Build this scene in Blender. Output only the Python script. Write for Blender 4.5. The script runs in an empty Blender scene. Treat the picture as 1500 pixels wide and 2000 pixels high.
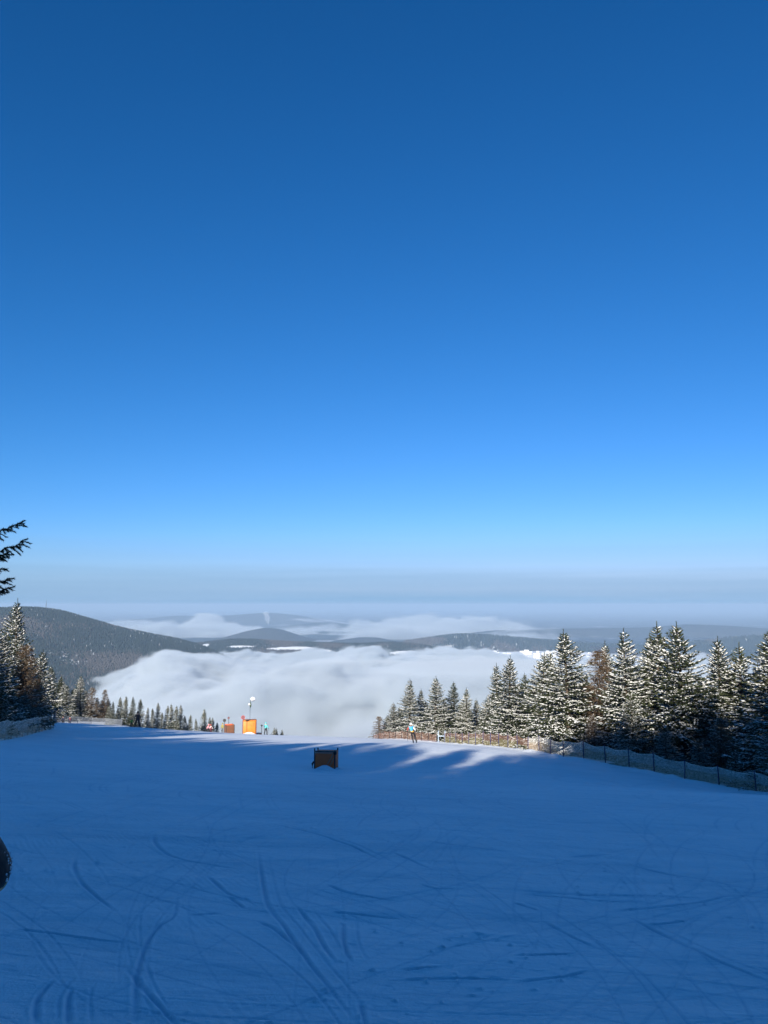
import bpy, bmesh, math, random
import numpy as np
from mathutils import Vector, Matrix

random.seed(7)
rng = np.random.default_rng(7)
R = math.radians
scene = bpy.context.scene
col = scene.collection

# ---------------------------------------------------------------- camera, sky, sun, exposure
FPX = 1505.0                      # focal length in pixels of the 1500 x 2000 photograph
PITCH = math.atan(182.0 / FPX)
CAM_Z = 1.65
cam_d = bpy.data.cameras.new('camera')
cam_d.sensor_fit = 'VERTICAL'
cam_d.angle = 2 * math.atan(1000.0 / FPX)
cam_d.clip_start = 0.05
cam_d.clip_end = 200000
cam = bpy.data.objects.new('camera', cam_d)
col.objects.link(cam)
cam.location = (0, 0, CAM_Z)
cam.rotation_euler = (math.pi / 2 + PITCH, 0, 0)
scene.camera = cam

SUN_EL = R(20)
SUN_H = Vector((0.27, 0.963))     # horizontal heading in which the light travels
world = bpy.data.worlds.new('World')
scene.world = world
world.use_nodes = True
wn, wl = world.node_tree.nodes, world.node_tree.links
wn.clear()
sky = wn.new('ShaderNodeTexSky')
sky.sky_type = 'NISHITA'
sky.sun_disc = False
sky.sun_elevation = SUN_EL
sky.sun_rotation = math.atan2(-SUN_H.x, -SUN_H.y)
sky.altitude = 1100
sky.air_density = 1.0
sky.dust_density = 0.3
sky.ozone_density = 4.0
# the deep winter-morning blue of the photograph: one tone curve per colour channel over the whole sky
sep = wn.new('ShaderNodeSeparateColor'); com = wn.new('ShaderNodeCombineColor')
wl.new(sky.outputs[0], sep.inputs[0])
for k, (p, g) in enumerate(((1.8, .155), (1.08, .58), (1.02, .935))):
    pw = wn.new('ShaderNodeMath'); pw.operation = 'POWER'; pw.inputs[1].default_value = p
    ml = wn.new('ShaderNodeMath'); ml.operation = 'MULTIPLY'; ml.inputs[1].default_value = g
    wl.new(sep.outputs[k], pw.inputs[0]); wl.new(pw.outputs[0], ml.inputs[0]); wl.new(ml.outputs[0], com.inputs[k])
# the band of thin haze all round the horizon, with faint level streaks
wtc = wn.new('ShaderNodeTexCoord'); wsp = wn.new('ShaderNodeSeparateXYZ')
wl.new(wtc.outputs['Generated'], wsp.inputs[0])
wns = wn.new('ShaderNodeTexNoise'); wns.inputs['Scale'].default_value = 3.0; wns.inputs['Detail'].default_value = 3
wst = wn.new('ShaderNodeVectorMath'); wst.operation = 'MULTIPLY'; wst.inputs[1].default_value = (.8, .8, 26)
wl.new(wtc.outputs['Generated'], wst.inputs[0]); wl.new(wst.outputs[0], wns.inputs['Vector'])
wadd = wn.new('ShaderNodeMath'); wadd.operation = 'MULTIPLY_ADD'; wadd.inputs[1].default_value = .030; wadd.inputs[2].default_value = -.015
wl.new(wns.outputs['Fac'], wadd.inputs[0])
wz = wn.new('ShaderNodeMath'); wz.operation = 'ADD'
wl.new(wsp.outputs['Z'], wz.inputs[0]); wl.new(wadd.outputs[0], wz.inputs[1])
wr = wn.new('ShaderNodeValToRGB')
we = wr.color_ramp.elements
we[0].position = 0.0; we[0].color = (1, 1, 1, 1)
wr.color_ramp.interpolation = 'EASE'
we[1].position = .105; we[1].color = (0, 0, 0, 1)
e_ = we.new(.026); e_.color = (.78, .78, .78, 1)
e_ = we.new(.055); e_.color = (.33, .33, .33, 1)
wl.new(wz.outputs[0], wr.inputs[0])
wm = wn.new('ShaderNodeMix'); wm.data_type = 'RGBA'
wl.new(wr.outputs[0], wm.inputs[0]); wl.new(com.outputs[0], wm.inputs[6]); wm.inputs[7].default_value = (1.72, 3.22, 5.05, 1)
bg = wn.new('ShaderNodeBackground'); bg.inputs[1].default_value = 0.079
wo = wn.new('ShaderNodeOutputWorld')
wl.new(wm.outputs[2], bg.inputs[0]); wl.new(bg.outputs[0], wo.inputs[0])

sun_d = bpy.data.lights.new('sun', 'SUN')
sun_d.energy = 5.0
sun_d.angle = R(0.5)
sun_d.color = (1.0, 0.94, 0.84)
sun = bpy.data.objects.new('sun', sun_d)
col.objects.link(sun)
SUN_DIR = Vector((SUN_H.x * math.cos(SUN_EL), SUN_H.y * math.cos(SUN_EL), -math.sin(SUN_EL)))
sun.rotation_euler = SUN_DIR.to_track_quat('-Z', 'Y').to_euler()

scene.view_settings.view_transform = 'Standard'
scene.view_settings.look = 'None'
scene.view_settings.exposure = 0.82
scene.view_settings.gamma = 1
scene.view_settings.use_curve_mapping = False
cy = scene.cycles
cy.use_denoising = True
cy.max_bounces = 12
cy.diffuse_bounces = 4
cy.transparent_max_bounces = 16
cy.volume_bounces = 6
cy.volume_max_steps = 512

# ---------------------------------------------------------------- helpers
def ray(px, py):
    u, v = (px - 750) / FPX, (1000 - py) / FPX
    return np.array([u, math.cos(PITCH) - v * math.sin(PITCH), math.sin(PITCH) + v * math.cos(PITCH)])

def at(px, py, Y):
    """the point at distance Y ahead that the photograph shows at pixel (px, py)"""
    d = ray(px, py)
    t = Y / d[1]
    return np.array([d[0] * t, Y, CAM_Z + d[2] * t])

def hash2(ix, iy, s):
    h = (ix.astype(np.int64) * 374761393 + iy.astype(np.int64) * 668265263 + s * 1442695041) & 0xFFFFFFFF
    h = ((h ^ (h >> 13)) * 1274126177) & 0xFFFFFFFF
    h = h ^ (h >> 16)
    return (h & 0xFFFF) / 65535.0

def vnoise(x, y, s=0):
    x = np.asarray(x, float); y = np.asarray(y, float)
    ix, iy = np.floor(x), np.floor(y)
    fx, fy = x - ix, y - iy
    fx = fx * fx * (3 - 2 * fx); fy = fy * fy * (3 - 2 * fy)
    a, b = hash2(ix, iy, s), hash2(ix + 1, iy, s)
    c, d = hash2(ix, iy + 1, s), hash2(ix + 1, iy + 1, s)
    return (a * (1 - fx) + b * fx) * (1 - fy) + (c * (1 - fx) + d * fx) * fy

def fbm(x, y, s=0, o=4):
    r, a, t = 0, 1.0, 0
    x = np.asarray(x, float); y = np.asarray(y, float)
    for k in range(o):
        r = r + a * (vnoise(x * 2 ** k, y * 2 ** k, s + k) - 0.5)
        t += a; a *= 0.5
    return r / t

def tag(o, label=None, cat=None, group=None, kind=None):
    if label: o['label'] = label
    if cat: o['category'] = cat
    if group: o['group'] = group
    if kind: o['kind'] = kind
    return o

def link(name, me, mat=None, parent=None):
    o = bpy.data.objects.new(name, me)
    col.objects.link(o)
    if mat is not None:
        for m in (mat if isinstance(mat, (list, tuple)) else [mat]):
            me.materials.append(m)
    if parent is not None: o.parent = parent
    return o

def empty(name, loc=(0, 0, 0), rz=0.0):
    o = bpy.data.objects.new(name, None)
    col.objects.link(o)
    o.empty_display_size = 0.3
    o.location = loc
    o.rotation_euler = (0, 0, rz)
    return o

def np_mesh(name, V, F, smooth=True, attrs=None):
    """V (n,3), F (m,k) with one k for all faces"""
    V = np.asarray(V, np.float32); F = np.asarray(F, np.int32)
    me = bpy.data.meshes.new(name)
    me.vertices.add(len(V)); me.vertices.foreach_set('co', V.ravel())
    k = F.shape[1]
    me.loops.add(F.size); me.loops.foreach_set('vertex_index', F.ravel())
    me.polygons.add(len(F))
    me.polygons.foreach_set('loop_start', np.arange(0, F.size, k, dtype=np.int32))
    me.polygons.foreach_set('use_smooth', np.full(len(F), smooth))
    for an, av in (attrs or {}).items():
        at_ = me.attributes.new(an, 'FLOAT', 'POINT')
        at_.data.foreach_set('value', np.asarray(av, np.float32))
    me.update(calc_edges=True)
    return me

class MB:
    """collects boxes, tubes and discs into one mesh"""
    def __init__(s): s.bm = bmesh.new()
    def box(s, lo, hi, M=None, bev=0.0):
        lo, hi = Vector(lo), Vector(hi)
        r = bmesh.ops.create_cube(s.bm, size=1.0)
        vs = r['verts']
        for v in vs:
            v.co = Vector(((v.co.x + .5) * (hi.x - lo.x) + lo.x, (v.co.y + .5) * (hi.y - lo.y) + lo.y, (v.co.z + .5) * (hi.z - lo.z) + lo.z))
        if bev > 0:
            es = list({e for v in vs for e in v.link_edges})
            r2 = bmesh.ops.bevel(s.bm, geom=es, offset=bev, segments=2, affect='EDGES', profile=.5)
            vs = r2['verts']
        if M is not None:
            for v in vs: v.co = M @ v.co
        return s
    def tube(s, pts, rad, n=8, cap=True):
        pts = [Vector(p) for p in pts]
        rad = rad if isinstance(rad, (list, tuple)) else [rad] * len(pts)
        rings = []
        for i, p in enumerate(pts):
            d = (pts[min(i + 1, len(pts) - 1)] - pts[max(i - 1, 0)]).normalized()
            a = d.cross(Vector((0, 0, 1)))
            if a.length < 1e-3: a = d.cross(Vector((1, 0, 0)))
            a.normalize(); b = d.cross(a)
            rings.append([s.bm.verts.new(p + (a * math.cos(t) + b * math.sin(t)) * rad[i]) for t in [2 * math.pi * k / n for k in range(n)]])
        for r0, r1 in zip(rings, rings[1:]):
            for k in range(n):
                s.bm.faces.new((r0[k], r0[(k + 1) % n], r1[(k + 1) % n], r1[k]))
        if cap:
            s.bm.faces.new(rings[0][::-1]); s.bm.faces.new(rings[-1])
        return s
    def ball(s, c, r, sc=(1, 1, 1), seg=12):
        g = bmesh.ops.create_uvsphere(s.bm, u_segments=seg, v_segments=seg // 2 + 2, radius=r)
        for v in g['verts']:
            v.co = Vector((v.co.x * sc[0], v.co.y * sc[1], v.co.z * sc[2])) + Vector(c)
        return s
    def quad(s, pts):
        s.bm.faces.new([s.bm.verts.new(p) for p in pts]); return s
    def build(s, name, mat, parent=None, smooth=False):
        bmesh.ops.recalc_face_normals(s.bm, faces=s.bm.faces)
        me = bpy.data.meshes.new(name)
        s.bm.to_mesh(me); s.bm.free()
        if smooth:
            me.polygons.foreach_set('use_smooth', [True] * len(me.polygons))
        return link(name, me, mat, parent)

def copy_tree(o, parent=None):
    c = o.copy(); col.objects.link(c); c.parent = parent
    for ch in o.children: copy_tree(ch, c)
    return c

# ---------------------------------------------------------------- materials
def mat(name):
    m = bpy.data.materials.new(name); m.use_nodes = True
    n, l = m.node_tree.nodes, m.node_tree.links
    return m, n, l, n['Principled BSDF']

def N(n, t, **kw):
    x = n.new(t)
    for k, v in kw.items(): setattr(x, k, v)
    return x

def noise(n, l, scale, detail=3, rough=.5, vec=None, kind='Object'):
    t = N(n, 'ShaderNodeTexNoise')
    t.inputs['Scale'].default_value = scale; t.inputs['Detail'].default_value = detail
    t.inputs['Roughness'].default_value = rough
    if vec is None:
        tc = N(n, 'ShaderNodeTexCoord'); vec = tc.outputs[kind]
    l.new(vec, t.inputs['Vector'])
    return t.outputs['Fac']

def ramp(n, l, fac, stops):
    r = N(n, 'ShaderNodeValToRGB')
    e = r.color_ramp.elements
    while len(e) < len(stops): e.new(0.5)
    for x, (p, c) in zip(e, stops):
        x.position = p; x.color = (*c, 1) if len(c) == 3 else c
    l.new(fac, r.inputs[0])
    return r.outputs[0]

def rough_mat(name, c0, c1, scale=4.0, rough=.7, bump=0.0, bscale=None, metal=0.0):
    m, n, l, b = mat(name)
    f = noise(n, l, scale, 4, .6)
    l.new(ramp(n, l, f, [(.3, c0), (.7, c1)]), b.inputs['Base Color'])
    b.inputs['Roughness'].default_value = rough
    b.inputs['Metallic'].default_value = metal
    if bump:
        bp = N(n, 'ShaderNodeBump'); bp.inputs['Strength'].default_value = bump
        bp.inputs['Distance'].default_value = .02
        l.new(noise(n, l, bscale or scale * 4, 4, .6), bp.inputs['Height'])
        l.new(bp.outputs[0], b.inputs['Normal'])
    return m

def math_(n, l, op, a, b=None, clamp=False):
    x = N(n, 'ShaderNodeMath', operation=op); x.use_clamp = clamp
    for i, v in enumerate((a, b)):
        if v is None: continue
        if isinstance(v, (int, float)): x.inputs[i].default_value = v
        else: l.new(v, x.inputs[i])
    return x.outputs[0]

def vscale(n, l, vec, s):
    x = N(n, 'ShaderNodeVectorMath', operation='MULTIPLY')
    l.new(vec, x.inputs[0]); x.inputs[1].default_value = s
    return x.outputs[0]

def snow_piste():
    m, n, l, b = mat('piste_snow')
    tc = N(n, 'ShaderNodeTexCoord'); P = tc.outputs['Object']
    att = N(n, 'ShaderNodeAttribute'); att.attribute_name = 'track'
    big = noise(n, l, .25, 4, .6, P)
    streak = noise(n, l, 1.0, 5, .65, vscale(n, l, P, (.35, 1.6, 1)))
    mixf = math_(n, l, 'ADD', math_(n, l, 'MULTIPLY', big, .5), math_(n, l, 'MULTIPLY', streak, .5))
    base = ramp(n, l, mixf, [(.34, (.78, .83, .85)), (.52, (.895, .925, .935)), (.66, (.93, .95, .955))])
    # scraped hairlines left by ski edges
    hair = None
    for rot, sx in ((.25, 1.0), (-.5, .8), (1.1, .9)):
        mp_ = N(n, 'ShaderNodeMapping'); mp_.inputs['Rotation'].default_value = (0, 0, rot); mp_.inputs['Scale'].default_value = (.55 * sx, 14 * sx, 1)
        l.new(P, mp_.inputs['Vector'])
        h_ = math_(n, l, 'MULTIPLY', math_(n, l, 'SUBTRACT', noise(n, l, 1.0, 4, .7, mp_.outputs[0]), .57), 5, True)
        hair = h_ if hair is None else math_(n, l, 'ADD', hair, h_, True)
    hair = math_(n, l, 'MULTIPLY', hair, math_(n, l, 'MULTIPLY', math_(n, l, 'SUBTRACT', noise(n, l, .35, 3, .6, P), .38), 4, True))
    hm = N(n, 'ShaderNodeMix', data_type='RGBA')
    l.new(math_(n, l, 'MULTIPLY', hair, .72), hm.inputs[0]); l.new(base, hm.inputs[6]); hm.inputs[7].default_value = (.52, .62, .70, 1)
    base = hm.outputs[2]
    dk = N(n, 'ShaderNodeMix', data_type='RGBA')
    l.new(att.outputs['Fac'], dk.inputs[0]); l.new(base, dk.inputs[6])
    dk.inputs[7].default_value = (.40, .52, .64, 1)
    # far land: woods and snowy fields
    ln = N(n, 'ShaderNodeVectorMath', operation='LENGTH'); l.new(P, ln.inputs[0])
    farf = math_(n, l, 'DIVIDE', math_(n, l, 'SUBTRACT', ln.outputs['Value'], 230), 150, True)
    land = ramp(n, l, noise(n, l, .0009, 6, .6, P), [(.50, (.020, .028, .026)), (.60, (.045, .048, .045)), (.66, (.5, .52, .55))])
    fm = N(n, 'ShaderNodeMix', data_type='RGBA')
    l.new(farf, fm.inputs[0]); l.new(dk.outputs[2], fm.inputs[6]); l.new(land, fm.inputs[7])
    l.new(fm.outputs[2], b.inputs['Base Color'])
    b.inputs['Roughness'].default_value = .75
    b.inputs['Specular IOR Level'].default_value = .25
    h = math_(n, l, 'ADD', math_(n, l, 'MULTIPLY', streak, .05),
              math_(n, l, 'ADD', math_(n, l, 'MULTIPLY', noise(n, l, 9, 5, .7, P), .018),
                    math_(n, l, 'MULTIPLY', noise(n, l, 45, 3, .6, P), .004)))
    # groomer corduroy where it has not been skied away
    wv = N(n, 'ShaderNodeTexWave'); wv.inputs['Scale'].default_value = 4.5; wv.inputs['Distortion'].default_value = .6
    wm_ = N(n, 'ShaderNodeMapping'); wm_.inputs['Rotation'].default_value = (0, 0, -.5); l.new(P, wm_.inputs['Vector']); l.new(wm_.outputs[0], wv.inputs['Vector'])
    cm = math_(n, l, 'MULTIPLY', math_(n, l, 'SUBTRACT', noise(n, l, .8, 3, .6, P), .52), 6, True)
    h = math_(n, l, 'ADD', h, math_(n, l, 'MULTIPLY', math_(n, l, 'MULTIPLY', wv.outputs['Fac'], cm), .003))
    bp = N(n, 'ShaderNodeBump'); bp.inputs['Strength'].default_value = .8
    bp.inputs['Distance'].default_value = 1.0
    l.new(h, bp.inputs['Height']); l.new(bp.outputs[0], b.inputs['Normal'])
    return m

M_PISTE = snow_piste()
def snow_plain(name, c0=(.72, .76, .80), c1=(.90, .91, .92), scale=5, bump=.5):
    return rough_mat(name, c0, c1, scale, .75, bump)
M_SNOW = snow_plain('loose_snow')

def needle_mat(name, c0, c1):
    m, n, l, b = mat(name)
    oi = N(n, 'ShaderNodeObjectInfo')
    f = math_(n, l, 'ADD', math_(n, l, 'MULTIPLY', noise(n, l, 1.6, 3), .7), math_(n, l, 'MULTIPLY', oi.outputs['Random'], .3))
    l.new(ramp(n, l, f, [(.3, c0), (.75, c1)]), b.inputs['Base Color'])
    b.inputs['Roughness'].default_value = .6
    b.inputs['Specular IOR Level'].default_value = .25
    return m
M_NEEDLE = needle_mat('spruce_needles', (.024, .036, .016), (.078, .085, .034))
M_LARCH = needle_mat('bare_larch_twigs', (.085, .058, .036), (.17, .12, .075))
M_BARK = rough_mat('bark', (.03, .022, .017), (.09, .065, .045), 9, .9, .6)
M_TREESNOW = snow_plain('tree_snow', (.56, .565, .55), (.80, .79, .755), 3, .3)

def flat(name, c, rough=.6, var=.18, scale=6, metal=0.0, bump=.15):
    c0 = tuple(x * (1 - var) for x in c); c1 = tuple(min(1, x * (1 + var)) for x in c)
    return rough_mat(name, c0, c1, scale, rough, bump, None, metal)

# ---------------------------------------------------------------- the ground
CTRL_PX = [  # pixel of a point on the snow and its distance
    (636, 1503, 50), (487, 1435, 112), (448, 1427.5, 122), (519, 1430.5, 113), (810, 1449, 71), (600, 1433.5, 112),
    (1500, 1558, 48), (1300, 1516, 53), (1100, 1481, 62), (970, 1461, 76), (860, 1451, 95), (735, 1440, 118),
    (0, 1449, 52), (60, 1434, 64), (105, 1421, 80), (123, 1418, 130), (190, 1412.5, 138), (240, 1414.5, 140), (268, 1420, 92), (400, 1425.5, 122),
    (300, 1452, 68), (900, 1480, 56), (650, 1452, 80)]
ctrl = [at(*c) for c in CTRL_PX]
for X, Y in [(-8, -30), (8, -30), (-60, -30), (45, -30), (-60, -60), (45, -60), (0, -60), (-25, 5), (25, 5), (0, 0), (-3, 3), (3, 3), (-8, 10), (8, 10), (0, 20), (-13, 22), (13, 22), (-35, 25), (35, 25)]:
    ctrl.append(np.array([X, Y, -.150 * Y - .035 * X]))
for X, Y, z in [(50, 60, -14), (60, 100, -24), (30, 100, -18), (20, 130, -22), (45, 140, -30), (-55, 60, -6), (-75, 100, -10), (-85, 140, -16), (-70, 20, -1)]:
    ctrl.append(np.array([X, Y, float(z)]))
ctrl = np.array(ctrl)

def tps_k(d2):
    return np.where(d2 > 1e-9, .5 * d2 * np.log(np.maximum(d2, 1e-9)), 0)
_n = len(ctrl)
_A = np.zeros((_n + 3, _n + 3))
_d2 = ((ctrl[:, None, :2] - ctrl[None, :, :2]) ** 2).sum(-1)
_A[:_n, :_n] = tps_k(_d2) + np.eye(_n) * 25.0
_A[:_n, _n] = 1; _A[:_n, _n + 1:] = ctrl[:, :2]
_A[_n, :_n] = 1; _A[_n + 1:, :_n] = ctrl[:, :2].T
_w = np.linalg.solve(_A, np.concatenate([ctrl[:, 2], [0, 0, 0]]))

def tps(X, Y):
    out = _w[_n] + _w[_n + 1] * X + _w[_n + 2] * Y
    for i in range(_n):
        out = out + _w[i] * tps_k((X - ctrl[i, 0]) ** 2 + (Y - ctrl[i, 1]) ** 2)
    return out

FENCE_R = np.array([at(*p)[:2] for p in [(1640, 1592, 45), (1500, 1558, 48), (1300, 1516, 53), (1100, 1481, 62), (970, 1461, 76), (860, 1451, 95), (735, 1440, 118)]])

def seg_dist(X, Y, poly):
    best = np.full(np.shape(X), 1e9)
    for (ax, ay), (bx, by) in zip(poly[:-1], poly[1:]):
        dx, dy = bx - ax, by - ay
        t = np.clip(((X - ax) * dx + (Y - ay) * dy) / (dx * dx + dy * dy + 1e-12), 0, 1)
        best = np.minimum(best, np.hypot(X - ax - t * dx, Y - ay - t * dy))
    return best

def ground(X, Y, detail=True):
    X = np.asarray(X, float); Y = np.asarray(Y, float)
    Xc = np.clip(X, -85, 60); Yc = np.clip(Y, -60, 142)
    z = tps(Xc, Yc)
    # behind the crest the hill falls away towards the valley
    yc = 124 + 26 * np.clip((-X - 15) / 40, 0, 1)
    d = np.log1p(np.exp(np.clip((Y - yc) / 7, -40, 40))) * 7 + np.where(Y > yc + 250, 0, 0)
    d = np.where((Y - yc) / 7 > 39, Y - yc, d)
    side = .22 * np.maximum(0, X - 60) + .10 * np.maximum(0, -85 - X)
    z = z - .08 * np.maximum(0, -60 - Y) * 0
    fl = -340.0
    z = fl + (z - fl) * np.exp(-(d * .24 + side) / np.maximum(z - fl, 20))
    if detail:
        z = z + .10 * fbm(X / 9, Y / 9, 3, 3) * np.clip(np.hypot(X, Y) / 25, 0, 1)
        fd = seg_dist(X, Y, FENCE_R)
        z = z + np.exp(-(fd / .7) ** 2) * (.10 + .32 * np.clip(fbm(X / .8, Y / .8, 9, 3) + .25, 0, 1))
    return z

def gz(X, Y): return float(ground(np.array([X]), np.array([Y]))[0])

def unproject(px, py):
    """where the line of sight through a pixel meets the snow"""
    d = ray(px, py)
    lo, hi = 1.0, 1.0
    while hi < 170:
        t = hi / d[1]
        if CAM_Z + d[2] * t < float(ground(np.array([d[0] * t]), np.array([hi]), False)[0]): break
        lo = hi; hi *= 1.08
    for _ in range(22):
        m = .5 * (lo + hi); t = m / d[1]
        if CAM_Z + d[2] * t < float(ground(np.array([d[0] * t]), np.array([m]), False)[0]): hi = m
        else: lo = m
    t = hi / d[1]
    return np.array([d[0] * t, hi])

TRACKS = [
    [(147, 1673), (145, 1697), (157, 1723), (177, 1743), (203, 1763), (230, 1785)],
    [(300, 1627), (302, 1647), (317, 1662), (350, 1677), (400, 1688), (500, 1703)],
    [(400, 1708), (433, 1737), (460, 1750), (500, 1758)], [(447, 1750), (477, 1775)],
    [(262, 2010), (265, 1947), (267, 1907), (277, 1867), (290, 1833), (313, 1807), (340, 1787), (347, 1740)],
    [(247, 1890), (277, 1927), (317, 1970), (347, 2005)], [(70, 1997), (70, 1960), (80, 1937), (107, 1910)],
    [(133, 2005), (133, 1953), (140, 1927)], [(27, 1812), (73, 1818), (167, 1830), (260, 1840)], [(367, 1787), (433, 1782)],
    [(503, 1653), (510, 1707), (523, 1767), (550, 1803), (580, 1847), (613, 1893), (650, 1940), (700, 2005)],
    [(500, 1797), (533, 1813), (567, 1840), (592, 1866)], [(633, 1727), (673, 1742), (727, 1752), (790, 1760)],
    [(520, 1607), (600, 1627), (650, 1642), (707, 1663), (753, 1687)], [(763, 1663), (800, 1680), (847, 1702)],
    [(820, 1643), (917, 1657), (1000, 1665)], [(577, 1770), (610, 1807), (633, 1850), (657, 1883)],
    [(670, 1797), (672, 1843), (687, 1883)], [(703, 1957), (714, 2005)], [(783, 1897), (860, 1890)],
    [(767, 1918), (883, 1913), (1000, 1917)], [(643, 1780), (700, 1785), (800, 1795)], [(817, 1727), (853, 1737), (890, 1736)],
    [(1000, 1737), (1100, 1747), (1267, 1750), (1383, 1753)], [(1000, 1745), (1150, 1758), (1283, 1763)],
    [(1000, 1763), (1053, 1780)], [(1220, 1687), (1300, 1705), (1383, 1718), (1510, 1744)],
    [(1057, 1797), (1117, 1830), (1180, 1858)], [(1210, 1783), (1283, 1820), (1350, 1853), (1393, 1877), (1467, 1907), (1510, 1922)],
    [(1110, 1673), (1187, 1670)], [(1180, 1783), (1333, 1767), (1440, 1743)], [(1000, 1923), (1100, 1910), (1150, 1898)],
    [(1260, 1808), (1350, 1797)], [(1000, 1870), (1127, 1862)]]

def catmull(P, n=10):
    P = np.vstack([2 * P[0] - P[1], P, 2 * P[-1] - P[-2]])
    out = []
    for i in range(1, len(P) - 2):
        for t in np.linspace(0, 1, n, endpoint=False):
            a, b, c, d = P[i - 1], P[i], P[i + 1], P[i + 2]
            out.append(.5 * (2 * b + (c - a) * t + (2 * a - 5 * b + 4 * c - d) * t * t + (3 * b - a - 3 * c + d) * t ** 3))
    out.append(P[-2])
    return np.array(out)

def build_ground():
    front = np.arange(-32.0, 32.01, .105)
    rest = np.arange(35.0, 325.1, 2.5)
    az = np.radians(np.concatenate([front, rest]))
    r = [.02, .25, .6, 1.0, 1.4]
    while r[-1] < 150: r.append(r[-1] * (1.0066 if r[-1] > 24 else 1.0036 if r[-1] > 2.4 else 1.04))
    while r[-1] < 70000: r.append(r[-1] * 1.045)
    r = np.array(r)
    RR, AA = np.meshgrid(r, az, indexing='ij')
    X, Y = RR * np.sin(AA), RR * np.cos(AA)
    Z = ground(X.ravel(), Y.ravel()).reshape(X.shape)
    trk = np.zeros(X.shape); dz = np.zeros(X.shape)
    near = RR < 60
    def carve(P, width, depth, dark):
        lo, hi = P.min(0) - 1, P.max(0) + 1
        sel = near & (X > lo[0]) & (X < hi[0]) & (Y > lo[1]) & (Y < hi[1])
        if not sel.any(): return
        x, y = X[sel], Y[sel]
        best = np.full(x.shape, 1e9); par = np.zeros(x.shape)
        for i in range(len(P) - 1):
            (ax, ay), (bx, by) = P[i], P[i + 1]
            dx, dy = bx - ax, by - ay
            t = np.clip(((x - ax) * dx + (y - ay) * dy) / (dx * dx + dy * dy + 1e-12), 0, 1)
            dd = np.hypot(x - ax - t * dx, y - ay - t * dy)
            b = dd < best
            best[b] = dd[b]; par[b] = (i + t[b]) / (len(P) - 1)
        w = width * (.7 + .6 * vnoise(par * 4, par * 0 + depth * 1e3, 5))
        fade = np.clip(par * 6, 0, 1) * np.clip((1 - par) * 6, 0, 1) * (.5 + .5 * vnoise(par * 6, par * 0 + width * 1e3, 8))
        g = np.exp(-(best / w) ** 2) * fade
        rim = np.exp(-((best - 1.9 * w) / (.8 * w)) ** 2) * fade
        dz[sel] += -depth * g + depth * .45 * rim
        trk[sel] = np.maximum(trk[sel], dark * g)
    r2 = np.random.default_rng(21)
    for T in TRACKS:
        P = catmull(np.array([unproject(*p) for p in T]), 8)
        dist = np.hypot(*P.mean(0))
        carve(P, .008 + .0013 * dist, .013, .75)
        if r2.random() < .5:      # the other ski
            carve(P + np.array([.11, .05]), .006 + .0010 * dist, .006, .35)
    for k in range(330):          # older, fainter tracks, many of them in sets of near-parallel arcs
        rr_, a_ = 3 + 42 * r2.random() ** 1.2, r2.uniform(-30, 30)
        c = np.array([rr_ * math.sin(R(a_)), rr_ * math.cos(R(a_))])
        # skiers cross the slope: most arcs run across or down to the right
        hd = r2.choice([r2.normal(-.15, .3), r2.normal(.9, .3), r2.normal(2.2, .35), r2.normal(1.5, .2)])
        L, cv = r2.uniform(2.5, 12), r2.uniform(-.20, .20)
        s = np.linspace(-.5, .5, 18) * L
        ang = hd + cv * s
        P = c + np.stack([np.cumsum(np.cos(ang)) * L / 18, np.cumsum(np.sin(ang)) * L / 18], 1)
        P = P[(P[:, 1] > 1)]
        if len(P) < 5: continue
        n_off = np.array([-math.sin(hd), math.cos(hd)])
        for q in range(int(r2.integers(1, 4))):
            carve(P + n_off * (q * r2.uniform(.10, .5)), .005 + .0011 * rr_, r2.uniform(.002, .007), r2.uniform(.14, .46))
    # scraped patches and small lumps of thrown-up snow
    rel = .020 * fbm(X / .45, Y / .35, 31, 3) + .05 * fbm(X / 2.6, Y / 1.4, 41, 3)
    lump = np.clip(fbm(X / .07, Y / .07, 51, 2) - .27, 0, 1) * .09
    Z = Z + dz + np.where(RR < 70, rel + lump * (fbm(X / 3, Y / 3, 61, 2) > .05), 0)
    V = np.stack([X, Y, Z], -1).reshape(-1, 3)
    nr, na = X.shape
    i = np.arange(nr - 1)[:, None] * na; j = np.arange(na)[None, :]; j2 = (j + 1) % na
    F = np.stack([i + j, i + na + j, i + na + j2, i + j2], -1).reshape(-1, 4)[:, ::-1]
    me = np_mesh('snow_ground', V, F, True, {'track': trk.ravel()})
    o = link('snow_ground', me, M_PISTE)
    tag(o, 'groomed blue-shaded ski slope with ski tracks running down to the crest', kind='structure')
build_ground()

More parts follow.
